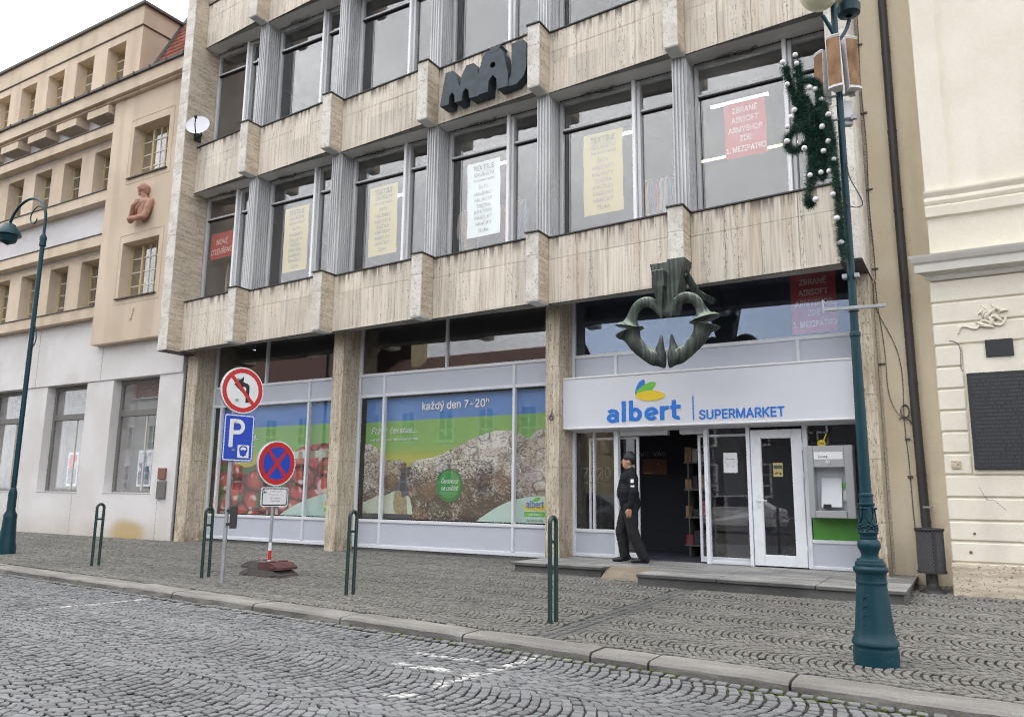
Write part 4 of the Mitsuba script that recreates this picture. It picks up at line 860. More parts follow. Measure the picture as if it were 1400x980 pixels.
put(sk, "plate", M().box(-0.012, 1.15, YC - 0.045, YC - 0.006, 1.585, 2.865, 0.006), "m_shutter")
sl = M(); mrg = np.random.default_rng(3)
for k in range(24):
    z = 2.79 - 0.0505 * k; x = 0.04 + (0.10 * mrg.random() if k % 6 == 5 else 0)
    while x < 1.08:
        L = mrg.uniform(0.010, 0.026); sl.box(x, x + L, YC - 0.0495, YC - 0.0455, z, z + 0.026); x += L + (0.007 if mrg.random() < .8 else 0.03)
put(sk, "raised_lettering", sl, "m_plaque_dark", kind="stuff")
solo("plaque", M().box(0.235, 0.55, YC - 0.03, YC - 0.006, 3.07, 3.30, 0.004), "m_shutter", "small dark plate above the large memorial plaque", "plaque")
solo("plaque", M().box(-0.275, -0.165, YC - 0.022, YC - 0.001, 1.60, 1.71, 0.004), "m_plinth", "tiny ochre square plate on a corner block of the cream building", "plaque")
# ------------------------------------------------------------------ houses across the square: they show in the shop glass
def far_house(label, x0, x1, y, eave, ridge, wallmat, n, group="houses across the square, seen in the shop glass"):
    h = thing("town_house", label, "house", group)
    put(h, "wall", M().box(x0, x1, y - 9, y, -0.3, eave), wallmat)
    rv = np.array([[x0, y + .3, eave], [x1, y + .3, eave], [x1, y - 4.5, ridge], [x0, y - 4.5, ridge], [x0, y - 9.3, eave], [x1, y - 9.3, eave]]); put(h, "roof", (rv, np.array([[0, 1, 2], [0, 2, 3], [3, 2, 5], [3, 5, 4]])), "m_roof_far")
    w = (x1 - x0) / n
    for k in range(n):
        for z in (1.2, 4.4):
            x = x0 + w * (k + .5); fr = M(); fr.box(x - .62, x + .62, y + .005, y + .05, z - 0.1, z + 2.0); wk = put(h, "window", fr, "m_white_paint")
            for dx in (-.27, .27):
                for dz in (0.05, 0.72, 1.35): put(wk, "pane", M().box(x + dx - .22, x + dx + .22, y + .051, y + .056, z + dz, z + dz + 0.55), "m_dark")
    ch = M(); ch.box(x0 + 2, x0 + 2.8, y - 4, y - 3.2, ridge - 1, ridge + 1.0); put(h, "chimney", ch, "m_house_yellow"); return h
far_house("white house with a big tiled roof across the square, mirrored in the left shop window", -62, -36, -14, 8.6, 13.6, "m_white_panel", 8)
far_house("yellow house with white windows across the square, mirrored in the middle shop window", -36, -21, -14, 7.6, 10.8, "m_house_yellow", 5)
far_house("low cream house across the square, mirrored behind the entrance", -20, 14, -24, 7.0, 10.0, "m_house_grey", 10)

# bare trees and parked cars in the square: they too show only in the glass
def bare_tree(x, y, h, seed, label):
    k = thing("bare_tree", label, "tree", "bare trees in the square, seen in the shop glass"); g = np.random.default_rng(seed); br = M()
    put(k, "trunk", M().tube([(x, y, -0.3), (x + .05, y, h * .25), (x + 0.02, y + .05, h * .42)], [0.17, 0.13, 0.11], 10), "m_bark", True)
    def grow(p, d, L, r, n):
        q = [p]; 
        for _ in range(3): d = d + g.normal(0, .16, 3); d /= np.linalg.norm(d); p = p + d * L / 3; q.append(p)
        br.tube(q, np.linspace(r, r * .55, 4), 5)
        if n:
            for _ in range(3): dd = d + g.normal(0, .55, 3) + [0, 0, .12]; grow(p, dd / np.linalg.norm(dd), L * g.uniform(.55, .8), r * .55, n - 1)
    for _ in range(5): d = np.array([g.normal(0, .6), g.normal(0, .6), 1.0]); grow(np.array([x + .02, y + .05, h * g.uniform(.3, .42)]), d / np.linalg.norm(d), h * .2, 0.06, 3)
    put(k, "crown", br, "m_bark")
mat("m_bark", (0.05, 0.042, 0.035), 0.9)
for x, y, h, sd, lb in ((-15.5, -11, 7.2, 1, "bare tree mirrored left of the doorway"), (-9.5, -12, 7.0, 2, "bare tree mirrored in the glass right of the doorway"), (-6.0, -10.5, 7.4, 4, "bare tree mirrored above the cash machine")): bare_tree(x, y, h, sd, lb)
def car(x, y, paint, label):
    k = thing("parked_car", label, "car", "cars parked in the square, seen in the shop glass"); 
    side = Polygon([(-2.1, 0.30), (-2.15, 0.62), (-2.0, 0.80), (-1.15, 0.95), (-0.55, 1.40), (0.95, 1.44), (1.75, 0.98), (2.1, 0.90), (2.15, 0.45), (2.05, 0.28)]).buffer(-.06).buffer(.06)
    for cx in (-1.32, 1.30): side = side.difference(Point(cx, 0.30).buffer(0.36))
    b = extrude(side, 1.72); v = np.array(b.vertices); v[:, 2] = 0.86 + (v[:, 2] - 0.86) * np.where(v[:, 1] > 0.95, 0.82, 1.0); fm_ = mat4((1, 0, 0), (0, 0, 1), (0, -1, 0), (x, y, ZR)); put(k, "body", M().add(v, np.array(b.faces), m=fm_), paint, 30)
    for nm2, q in (("window", [(-0.98, 0.99), (-0.50, 1.35), (0.05, 1.37), (0.05, 0.99)]), ("window", [(0.13, 0.99), (0.13, 1.37), (0.88, 1.38), (1.42, 1.0)])):
        for zz in (1.57, -0.005): 
            w_ = extrude(q, 0.02); vv = np.array(w_.vertices); vv[:, 2] += (1.72 - 0.155 * 1 if zz > 1 else 0.145) - 0.0; put(k, nm2, M().add(vv, np.array(w_.faces), m=fm_), "m_black")
    for cx in (-1.32, 1.30):
        for yy in (0.02, -1.52):
            wk = put(k, "wheel", M().lathe([(0.0, 0.2), (0.20, 0.2), (0.31, 0.19), (0.315, 0.1), (0.31, 0.01), (0.2, 0.0), (0.0, 0.0)], 24, mat4((1, 0, 0), (0, 0, 1), (0, -1, 0), (x + cx, y + yy, ZR + 0.31))), "m_rubber", 40)
car(-8.6, -4.6, "m_white_paint", "white parked car mirrored in the glass right of the doorway")
car(-15.2, -5.0, "m_frame_dark", "dark parked car mirrored in the glass left of the doorway")

# ------------------------------------------------------------------ signs on the store
sg = thing("shop_sign", "wide light grey supermarket sign with blue lettering over the entrance", "sign")
b = M(); b.box(-6.345, -1.49, 12.555, 12.90, 2.385, 3.262); put(sg, "panel", b, "m_signpanel")
b = M(); b.box(-6.365, -1.47, 12.535, 12.90, 3.263, 3.292, .004); b.box(-6.365, -1.47, 12.535, 12.90, 2.355, 2.384, .004); b.box(-6.365, -6.346, 12.535, 12.90, 2.385, 3.262, .004); b.box(-1.489, -1.47, 12.535, 12.90, 2.385, 3.262, .004); put(sg, "frame", b, "m_white_paint")
YS = 12.553
def strokes(polys, w):                                      # rounded pen strokes for the shop's own lettering
    from shapely.geometry import LineString
    return ops.unary_union([LineString(q).buffer(w / 2, quad_segs=6, cap_style=2 if len(q) < 3 else 2) for q in polys])
def arc(cx, cy, rx, ry, a0, a1, n=26): return [(cx + rx * math.cos(math.radians(a)), cy + ry * math.sin(math.radians(a))) for a in np.linspace(a0, a1, n)]
W_ = 0.062; xh = 0.235
def glyph(c):
    r = xh / 2
    if c == "a": return strokes([arc(0.085, r * 0.62, 0.062, r * 0.62 - W_ / 2 + .012, 0, 360), [(0.155, 0), (0.155, xh * .62)] , arc(0.085, xh * .62, 0.07, xh * .38 - W_ / 2, 0, 150)], W_ * .93), 0.225
    if c == "l": return strokes([[(0.04, 0), (0.04, 0.36)]], W_), 0.115
    if c == "b": return strokes([[(0.04, 0.01), (0.04, 0.36)], arc(0.108, r, 0.068, r - W_ / 2, 0, 360)], W_), 0.245
    if c == "e": return strokes([arc(0.11, r, 0.078, r - W_ / 2, 20, 320), [(0.045, r * .82), (0.195, r * 1.18)], arc(0.11, r, 0.078, r - W_ / 2, -2, 60)], W_ * .92), 0.232
    if c == "r": return strokes([[(0.04, 0), (0.04, xh)], arc(0.115, xh * .56, 0.075, xh * .44 - W_ / 2, 70, 180)], W_), 0.165
    if c == "t": return strokes([[(0.055, 0.06), (0.055, 0.325)], arc(0.115, 0.066, 0.06, 0.066 - W_ / 2 + .006, 180, 290), [(0.0, xh - W_ / 2), (0.155, xh - W_ / 2 + .01)]], W_), 0.17
x = -5.50
for i, c in enumerate("albert"):
    g, adv = glyph(c); k = 1.35 / 1.152
    m = M(); m.add(extrude(affinity.scale(g, k, 1, origin=(0, 0)), 0.012), m=front(x, YS, 2.452 + 0.002 * i)); put(sg, "letter", m, "m_brand_blue"); x += adv * k
put(sg, "rule", M().box(-3.966, -3.950, YS - 0.008, YS, 2.44, 2.84), "m_brand_blue")
put(sg, "lettering", text("SUPERMARKET", 0.150, 0.010, True, front(-3.86, YS, 2.447), width=1.36), "m_brand_blue")
put(sg, "leaf", M().add(extrude(ellipse(-4.885, 3.03, 0.062, 0.155, -28), 0.008), m=front(0, YS, 0)), "m_brand_blue", label="blue leaf of the sign's emblem")
put(sg, "leaf", M().add(extrude(ellipse(-4.785, 3.005, 0.205, 0.072, 28), 0.011), m=front(0, YS, 0)), "m_brand_green", label="green leaf of the sign's emblem")
put(sg, "leaf", M().add(extrude(ellipse(-4.705, 2.885, 0.262, 0.088, -2), 0.014), m=front(0, YS, 0)), "m_brand_yellow", label="yellow leaf of the sign's emblem")
# big sculpted letters on the second spandrel
ms = thing("letter_sign", "dark slate-blue sculpted block letters reading M A J with an accent on the travertine band", "sign")
M_ = [(0.0, 0.0), (0.12, 0.70), (0.30, 0.70), (0.385, 0.56), (0.465, 0.30), (0.52, 0.55), (0.62, 0.72), (0.80, 0.72), (0.885, 0.58), (0.94, 0.0), (0.70, 0.0), (0.685, 0.17), (0.615, 0.24), (0.545, 0.17), (0.53, 0.0), (0.36, 0.0), (0.345, 0.17), (0.285, 0.235), (0.225, 0.17), (0.21, 0.0)]
A_ = [(0.94, 0.0), (0.885, 0.30), (1.02, 0.76), (1.10, 0.86), (1.40, 0.86), (1.49, 0.74), (1.60, 0.26), (1.60, 0.0), (1.36, 0.0), (1.345, 0.22), (1.26, 0.32), (1.165, 0.22), (1.15, 0.0)]
J_ = [(1.42, 0.09), (1.60, 0.10), (1.665, 0.24), (1.665, 0.86), (1.93, 0.86), (1.99, 0.79), (1.99, 0.30), (1.93, 0.12), (1.78, 0.0), (1.45, 0.0)]
for nm_, q, h in (("letter", Polygon(M_), 0.30), ("letter", Polygon(A_).difference(Point(1.255, 0.53).buffer(0.062)), 0.33), ("letter", Polygon(J_), 0.31)):
    q = q.buffer(-0.012).buffer(0.012)
    m = M(); m.add(extrude(q, h), m=front(-8.66, 11.93, 8.80)); put(ms, nm_, m, "m_letter_slate")
m = M(); m.add(extrude([(1.20, 0.90), (1.44, 0.90), (1.36, 0.80), (1.16, 0.80)], 0.335), m=front(-8.66, 11.93, 8.80)); put(ms, "accent", m, "m_letter_slate")
# house number
solo("house_number", text("6", 0.13, 0.012, True, front(-6.53, 12.397, 2.52), center=0), "m_ink", "small black house number 6 on the travertine pillar left of the sign", "house number")
# posters behind the upper windows
def list_poster(xc, zc, w, h, mt, label, tilt=0.0, group=None):
    k = thing("window_poster", label, "poster", group); fm = front(xc, 12.505, zc - h / 2) @ mat4((math.cos(tilt), math.sin(tilt), 0), (-math.sin(tilt), math.cos(tilt), 0), (0, 0, 1), (0, 0, 0))
    gx, gz = np.linspace(-w / 2, w / 2, 9), np.linspace(0, h, 17)
    v = np.array([[x + 0.006 * math.sin(9 * z + xc), z, 0.006 + 0.008 * meshkit.noise(np.array([x * 5, z * 4, xc]))] for z in gz for x in gx])
    fcs = [[i * 9 + j, i * 9 + j + 1, (i + 1) * 9 + j + 1] for i in range(16) for j in range(8)] + [[i * 9 + j, (i + 1) * 9 + j + 1, (i + 1) * 9 + j] for i in range(16) for j in range(8)]
    put(k, "sheet", M().add(v, np.array(fcs), m=fm), mt); return k, fm
def lines_on(k, fm, rows, mt):
    m = M()
    for s, z, hh_, wd, bold, sk in rows:
        t = text(s, hh_, 0.002, bold, center=0, width=wd, skew=sk).tm(); v = np.array(t.vertices); v[:, 1] += z; v[:, 2] += 0.016; m.add(v, np.array(t.faces), m=fm)
    put(k, "lettering", m, mt)
TX = [("TEXTILE", 1.405, 0.105, 0.50, True, 0), ("QUEEN", 1.275, 0.085, 0.47, False, 0.2), ("Second hand", 1.165, 0.06, 0.50, False, 0.25), ("ŠATY", 1.00, 0.075, 0.23, False, 0.03), ("HALENKY", 0.865, 0.078, 0.42, False, 0.02), ("KALHOTY", 0.735, 0.075, 0.42, False, 0), ("TRIČKA", 0.605, 0.075, 0.35, False, 0), ("KRAŤASY", 0.48, 0.075, 0.42, False, 0.03), ("KABELKY", 0.355, 0.075, 0.41, False, 0), ("HRAČKY", 0.225, 0.075, 0.40, False, 0), ("TÍLKA", 0.085, 0.075, 0.25, False, 0)]
for xc, mt, lab, tl in ((-13.41, "m_paper_yellow", "yellow textile shop poster in the second window from the left", 0.01), (-10.75, "m_paper_yellow", "yellow textile shop poster in the third window from the left, left of the white one", 0.012), (-8.13, "m_paper_mint", "white textile shop poster in the window below the dark block letters", 0.015), (-5.51, "m_paper_yellow", "yellow textile shop poster in the window right of the white poster", 0.004)):
    k, fm = list_poster(xc, 7.08, 0.79, 1.59, mt, lab, tl); lines_on(k, fm, TX, "m_ink")
RX = [("ZBRANĚ", 0.80, 0.092, 0.42, True, 0.02), ("AIRSOFT", 0.625, 0.092, 0.45, True, 0), ("ARMYSHOP", 0.45, 0.092, 0.57, True, 0), ("ZDE", 0.285, 0.092, 0.19, True, 0), ("1. MEZIPATRO", 0.10, 0.092, 0.66, True, 0)]
k, fm = list_poster(-2.90, 7.32, 0.69, 1.0, "m_paper_red", "red army shop poster in the upper window behind the garland", 0.0); lines_on(k, fm, RX, "m_ink_pale")
k, fm = list_poster(-16.02, 7.34, 0.86, 0.68, "m_paper_red", "red poster in the leftmost upper window", 0.03); lines_on(k, fm, [("NOVĚ", 0.36, 0.14, 0.42, True, 0.05), ("OTEVŘENO", 0.11, 0.14, 0.80, True, 0.05)], "m_ink_pale")
k, fm = list_poster(-2.05, 4.31, 0.70, 1.0, "m_paper_red", "red army shop poster in the low window above the supermarket sign", 0.0)
fm[1, 3] = 12.99; v_, f_, *_r = meshkit.WRITTEN[scene[k + "__sheet"]["filename"]]; scene[k + "__sheet"] = mikit.ply((v_ + [0, 0.485, 0], f_), "m_paper_red"); lines_on(k, fm, RX, "m_ink_pale")
# printed films behind the shop windows
def film(name, label, polys):
    k = thing(name, label, "poster")
    for i, (nm_, q, mt, d, *lb) in enumerate(polys):
        q = Polygon(q) if not hasattr(q, "geom_type") else q
        put(k, nm_, M().add(extrude(q, 0.0015), m=front(0, 13.085 - 0.003 * d, 0)), mt, label=lb[0] if lb else None)
    return k
cut = sbox(-11.50, 0.66, -6.75, 3.22)
cl_ = lambda q: Polygon(q).buffer(0).intersection(cut)
crv = lambda pts, n=50: [tuple(p) for p in spline(np.array(pts, float), n)]
kf = film("window_film", "large bread advertisement film behind the middle shop window", [
    ("sky", cut, "m_film_blue", 0), ("meadow", cl_([(-11.6, 2.71), (-6.6, 2.745), (-6.6, 0.5), (-11.6, 0.5)]), "m_film_green", 1),
    ("dark_ground", cl_([(-10.95, 1.62), (-10.2, 1.75), (-9.6, 1.55), (-6.6, 1.7), (-6.6, 0.5), (-11.6, 0.5), (-11.6, 1.2)]), "m_film_dark", 2),
    ("loaf", cl_(crv([(-10.28, 0.55), (-10.30, 1.45), (-10.22, 1.80), (-9.7, 1.92), (-9.2, 2.08), (-8.75, 2.26), (-8.3, 2.40), (-7.8, 2.42), (-7.3, 2.20), (-6.95, 1.72), (-6.85, 1.2), (-6.9, 0.9)]) + [(-7.5, 1.15), (-8.1, 0.95), (-8.6, 0.62), (-9.7, 0.6)]), "m_film_bread", 3, "crusty floured loaf"),
    ("loaf", cl_(crv([(-7.35, 2.25), (-7.1, 2.42), (-6.9, 2.38), (-6.6, 2.3)]) + [(-6.6, 1.3), (-6.9, 1.4), (-7.0, 1.8)]), "m_film_bread", 2.5),
    ("loaf", cl_(crv([(-11.6, 2.12), (-11.4, 2.24), (-11.15, 2.14), (-10.95, 1.95), (-10.86, 1.9), (-10.5, 1.88), (-10.34, 1.80), (-10.45, 1.55), (-10.75, 1.25), (-11.0, 1.1), (-11.6, 0.96)])), "m_film_bread", 3.6),
    ("bread_slice", cl_(crv([(-11.6, 0.98), (-11.3, 1.05), (-11.0, 1.14), (-10.86, 1.15), (-10.6, 1.24), (-10.45, 1.20), (-10.42, 1.1), (-10.3, 1.14), (-10.2, 1.05), (-10.12, 0.76)]) + [(-11.6, 0.76)]), "m_film_slice", 4.2),
    ("pale_dune", cl_(crv([(-8.62, 0.62), (-8.25, 0.85), (-7.9, 1.02), (-7.6, 1.11), (-7.25, 1.16), (-6.6, 1.1)]) + [(-6.6, 0.5), (-8.6, 0.5)]), "m_film_pale", 5),
    ("badge", Point(-9.22, 1.355).buffer(0.335, quad_segs=16), "m_badge", 6), ("badge_disc", Point(-9.22, 1.37).buffer(0.275, quad_segs=16), "m_badge_light", 7),
    ("logo_bar", sbox(-7.46, 0.90, -6.99, 1.02), "m_brand_yellow", 6), ("logo_bar", sbox(-7.46, 0.78, -6.99, 0.87), "m_brand_green", 6), ("logo_leaf", ellipse(-7.2, 1.10, 0.09, 0.035, 20), "m_brand_green", 6)])
def film_text(k, s, x0, z, h, w, mt="m_white_sign", bold=True, skew=0.0, y=13.062):
    put(k, "lettering", text(s, h, 0.0015, bold, front(x0, y, z), width=w, skew=skew), mt)
film_text(kf, "každý den 7-20", -9.96, 2.925, 0.155, 1.58); film_text(kf, "h", -8.36, 3.02, 0.075, 0.07)
film_text(kf, "Právě", -11.32, 2.45, 0.15, 0.42, bold=False, skew=0.25); film_text(kf, "čerstvé...", -10.82, 2.45, 0.13, 0.74, bold=False, skew=0.25); film_text(kf, "náš pekař peče několikrát denně", -11.34, 2.30, 0.05, 1.28, bold=False, skew=0.15)
film_text(kf, "Čerstvost", -9.43, 1.40, 0.085, 0.42, bold=False, skew=0.3); film_text(kf, "se počítá", -9.42, 1.26, 0.085, 0.40, bold=False, skew=0.3)
film_text(kf, "albert", -7.42, 0.95, 0.125, 0.38, "m_brand_blue"); film_text(kf, "SUPERMARKET", -7.38, 0.80, 0.04, 0.32)
film_text(kf, "šetří víc pro Vás", -7.40, 0.69, 0.04, 0.34, "m_ink", False)
cutA = sbox(-16.38, 0.66, -12.00, 3.22)
ca_ = lambda q: Polygon(q).buffer(0).intersection(cutA)
ka = film("window_film", "large tomato advertisement film behind the left shop window", [
    ("sky", cutA, "m_film_blue", 0), ("meadow", ca_([(-16.5, 2.71), (-11.9, 2.745), (-11.9, 0.5), (-16.5, 0.5)]), "m_film_green", 1),
    ("tomatoes", ca_(crv([(-16.5, 1.95), (-16.1, 2.05), (-15.6, 1.85), (-15.1, 1.78), (-14.6, 1.95), (-14.2, 1.9), (-13.9, 2.0), (-13.4, 2.22), (-12.9, 2.28), (-12.4, 2.3), (-11.9, 2.25)]) + [(-11.9, 0.5), (-16.5, 0.5)]), "m_film_tomato", 2),
    ("crate_edge", ca_([(-13.7, 2.12), (-11.9, 2.14), (-11.9, 1.98), (-13.75, 1.95)]), "m_film_slice", 3),
    ("pale_dune", ca_(crv([(-14.1, 0.62), (-13.7, 0.82), (-13.3, 0.98), (-12.9, 1.10), (-12.3, 1.20), (-11.9, 1.18)]) + [(-11.9, 0.5), (-14.1, 0.5)]), "m_film_pale", 5),
    ("badge", Point(-14.15, 1.5).buffer(0.3, quad_segs=16), "m_badge", 6),
    ("logo_bar", sbox(-12.62, 0.88, -12.12, 1.00), "m_brand_yellow", 6), ("logo_bar", sbox(-12.62, 0.76, -12.12, 0.85), "m_brand_green", 6), ("logo_leaf", ellipse(-12.35, 1.08, 0.09, 0.035, 20), "m_brand_green", 6)])
film_text(ka, "albert", -12.58, 0.93, 0.125, 0.38, "m_brand_blue"); film_text(ka, "Právě čerstvé...", -16.05, 2.42, 0.14, 1.2, bold=False, skew=0.25); film_text(ka, "Čerstvost", -14.33, 1.53, 0.075, 0.38, bold=False, skew=0.3)
# notices at the entrance
n1 = thing("notice", "white paper notice behind the glass left of the white side door", "notice"); put(n1, "sheet", M().box(-3.60, -3.37, 12.966, 12.969, 1.585, 1.915), "m_paper")
m = M()
for s, z, w, bb_ in (("OTEVÍRACÍ DOBA", 1.80, 0.15, True), ("Po - Pá   7 - 20", 1.745, 0.16, False), ("So   7 - 20", 1.71, 0.12, False), ("Ne   8 - 20", 1.675, 0.12, False)):
    t = text(s, 0.018, 0.001, bb_, front(-3.485, 12.9655, z), center=0, width=w); m.add(t.tm())
put(n1, "lettering", m, "m_ink")
n2 = thing("sticker", "small cream pictogram sticker in the glass of the white side door", "sticker"); put(n2, "sheet", M().box(-2.80, -2.65, 12.945, 12.948, 1.52, 1.74), "m_paper_yellow")
m = M(); m.box(-2.79, -2.66, 12.9435, 12.9445, 1.645, 1.70); m.add(extrude(ellipse(0, 0, 0.035, 0.014, 20), 0.001), m=front(-2.75, 12.9445, 1.575)); m.add(extrude(ellipse(0, 0, 0.02, 0.02), 0.001), m=front(-2.69, 12.9445, 1.57)); put(n2, "print", m, "m_ink")
n3 = thing("sticker", "round yellow sticker in the window above the cash machine", "sticker"); put(n3, "disc", M().add(extrude(Point(0, 0).buffer(0.062), 0.003), m=front(-2.05, 12.955, 2.03)), "m_brand_yellow"); put(n3, "tail", M().add(extrude([(0.02, 0.05), (0.075, 0.16), (0.09, 0.155), (0.045, 0.04)], 0.003), m=front(-2.05, 12.955, 2.03)), "m_brand_yellow"); put(n3, "print", text("OPEN", 0.026, 0.001, True, front(-2.05, 12.951, 2.02), center=0), "m_ink")
# things in the dark vestibule
wp = thing("wall_picture", "brown advertising panel on the dark wall inside the entrance", "picture"); put(wp, "board", M().box(-5.88, -5.36, 15.16, 15.198, 1.62, 1.93), "m_plaque"); put(wp, "print", M().box(-5.84, -5.66, 15.155, 15.159, 1.64, 1.66).box(-5.55, -5.51, 15.155, 15.159, 1.81, 1.825), "m_paper_yellow")
wl_ = thing("welcome_lettering", "dim grey welcome lettering on the dark wall inside the entrance", "lettering"); put(wl_, "word", text("VÍTÁME", 0.085, 0.004, False, front(-6.32, 15.195, 1.99), width=0.56), "m_atm"); put(wl_, "word", text("VÁS", 0.085, 0.004, False, front(-5.66, 15.195, 1.99), width=0.27), "m_atm")
hs = thing("opening_hours", "dark opening hours lettering in the glass left of the doorway", "lettering"); put(hs, "lettering", text("7-20", 0.18, 0.002, False, front(-6.18, 12.975, 1.50), width=0.55), "m_ink"); put(hs, "lettering", text("denně otevřeno", 0.05, 0.002, False, front(-6.15, 12.975, 1.40), width=0.5), "m_ink")
# cash machine
am = thing("cash_machine", "grey cash machine with a white header set into the shopfront", "cash machine")
b = M(); x0, x1, z0, z1 = -2.225, -1.575, 0.895, 1.985
b.box(x0, x0 + 0.085, 12.66, 12.95, z0, z1, .008); b.box(x1 - 0.12, x1, 12.66, 12.95, z0, z1, .008); b.box(x0 + 0.086, x1 - 0.121, 12.67, 12.95, 1.655, z1 - .002, .006); b.box(x0 + 0.086, x1 - 0.121, 12.64, 12.95, z0 + .002, 1.005, .008); put(am, "housing", b, "m_atm")
put(am, "recess", M().box(x0 + 0.086, x1 - 0.121, 12.90, 12.94, 1.005, 1.655), "m_atm_light")
put(am, "header", M().box(x0 + 0.10, x1 - 0.14, 12.664, 12.669, 1.775, 1.885), "m_white_sign"); put(am, "lettering", text("banka", 0.035, 0.001, True, front(x0 + 0.16, 12.663, 1.80)), "m_ink")
b = M(); b.add(np.array([[x0 + .16, 12.74, 1.06], [x1 - .20, 12.74, 1.06], [x1 - .20, 12.88, 1.50], [x0 + .16, 12.88, 1.50], [x0 + .16, 12.89, 1.06], [x1 - .20, 12.89, 1.06], [x1 - .20, 12.895, 1.52], [x0 + .16, 12.895, 1.52]]), np.array([[0, 1, 2], [0, 2, 3], [0, 4, 5], [0, 5, 1], [1, 5, 6], [1, 6, 2], [0, 3, 7], [0, 7, 4], [3, 2, 6], [3, 6, 7]])); put(am, "screen_console", b, "m_atm_light")
put(am, "screen", M().add(np.array([[x0 + .19, 12.790, 1.20], [x1 - .23, 12.790, 1.20], [x1 - .23, 12.868, 1.46], [x0 + .19, 12.868, 1.46]]), np.array([[0, 1, 2], [0, 2, 3]])), "m_screen")
put(am, "keypad", M().box(x0 + 0.19, x0 + 0.30, 12.72, 12.745, 1.03, 1.10, .004), "m_black"); put(am, "card_slot", M().box(x1 - 0.195, x1 - 0.13, 12.86, 12.90, 1.36, 1.42, .004), "m_brand_green"); put(am, "card_slot", M().box(x1 - 0.195, x1 - 0.13, 12.86, 12.90, 1.15, 1.30, .004), "m_white_sign")
b = M(); b.lathe([(0.0, 0.012), (0.03, 0.010), (0.038, 0.0)], 16, front(-1.93, 12.67, 1.725)); put(am, "camera", b, "m_chrome" if False else "m_alu")

# ------------------------------------------------------------------ the bronze sculpture hung under the first band
sc_ = thing("wall_sculpture", "patinated bronze ring of four horns hanging from the first travertine band above the sign", "sculpture")
CX, CY = -3.915, 11.2
def horn(pts, sq=0.8, n=20, k=44):
    q = spline(np.array(pts, float), k); c, r = q[:, :2], np.maximum(q[:, 2], 0.006)
    P = np.c_[CX + c[:, 0], np.full(k, CY), c[:, 1]]
    V, Fc = tube(P, r, n); V[:, 1] = CY + (V[:, 1] - CY) * sq
    m = M(); m.add(V, Fc); t = m.tm(); trimesh.smoothing.filter_taubin(t, 0.3, -0.31, iterations=1); return t
UL = [(-0.600, 3.800, 0.255), (-0.597, 3.815, 0.225), (-0.585, 3.85, 0.150), (-0.565, 3.92, 0.098), (-0.52, 4.04, 0.080), (-0.41, 4.155, 0.082), (-0.27, 4.17, 0.085), (-0.16, 4.09, 0.072), (-0.10, 3.98, 0.045), (-0.075, 3.885, 0.010)]
LL = [(-0.600, 3.735, 0.255), (-0.596, 3.720, 0.228), (-0.575, 3.675, 0.160), (-0.53, 3.58, 0.125), (-0.43, 3.45, 0.115), (-0.32, 3.355, 0.112), (-0.20, 3.285, 0.125), (-0.115, 3.23, 0.105), (-0.065, 3.165, 0.060), (-0.04, 3.11, 0.012)]
TL = [(-0.085, 3.63, 0.010), (-0.085, 3.55, 0.035), (-0.10, 3.45, 0.060), (-0.11, 3.34, 0.095), (-0.09, 3.23, 0.085), (-0.045, 3.12, 0.015)]
for q in (UL, LL, TL):
    for s in (1, -1):
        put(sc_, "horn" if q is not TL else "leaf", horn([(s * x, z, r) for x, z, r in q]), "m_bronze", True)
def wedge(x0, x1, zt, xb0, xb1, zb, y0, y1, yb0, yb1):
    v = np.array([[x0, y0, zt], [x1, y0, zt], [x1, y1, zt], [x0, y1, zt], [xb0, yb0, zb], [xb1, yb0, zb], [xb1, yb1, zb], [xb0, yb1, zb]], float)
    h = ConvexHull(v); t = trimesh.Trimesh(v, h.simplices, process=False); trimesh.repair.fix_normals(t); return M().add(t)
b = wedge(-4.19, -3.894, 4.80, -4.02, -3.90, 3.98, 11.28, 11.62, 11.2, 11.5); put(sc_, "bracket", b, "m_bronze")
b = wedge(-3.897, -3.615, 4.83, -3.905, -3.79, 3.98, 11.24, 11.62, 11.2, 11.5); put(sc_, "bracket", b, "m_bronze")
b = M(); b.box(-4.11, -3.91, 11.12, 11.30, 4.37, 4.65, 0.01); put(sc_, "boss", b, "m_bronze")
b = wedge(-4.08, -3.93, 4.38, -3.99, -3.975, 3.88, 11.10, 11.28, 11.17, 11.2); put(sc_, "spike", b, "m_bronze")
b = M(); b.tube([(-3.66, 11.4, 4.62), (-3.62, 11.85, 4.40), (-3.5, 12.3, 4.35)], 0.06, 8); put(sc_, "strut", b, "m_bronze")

# ------------------------------------------------------------------ lit tubes inside the first upper floor
mat("m_fitting", (0.7, 0.7, 0.7), 0.5)
def tube_lamp(x0, x1, y, z, col, label, group):
    k = solo("ceiling_lamp", M().box(x0, x1, y - 0.03, y + 0.03, z, z + 0.035), "m_tube", label, "lamp", group); scene[k]["emitter"] = {"type": "area", "radiance": {"type": "rgb", "value": col}}
for (x0, x1), lb in zip(((-3.72, -2.68), (-6.05, -5.28), (-8.95, -8.26), (-12.1, -11.38)), ("lit white fluorescent tube behind the rightmost upper window, above the red poster", "lit white fluorescent tube beside the fourth textile poster from the left", "lit white fluorescent tube beside the white textile poster", "lit white fluorescent tube beside the third upper window's yellow poster")): tube_lamp(x0, x1, 13.40 if x0 > -5 else 13.6 if x0 > -10 else 13.97, 8.30, [2.2, 2.2, 2.15], lb, "lit white tubes behind the upper windows")
for (x0, x1), lb in zip(((-4.85, -4.05), (-3.5, -2.6)), ("lit yellowish fluorescent tube deep in the right upper room, left one of two", "lit yellowish fluorescent tube deep in the right upper room, right one of two")): tube_lamp(x0, x1, 15.65, 8.3, [0.55, 0.5, 0.26], lb, "lit yellowish tubes deep in the right upper room")
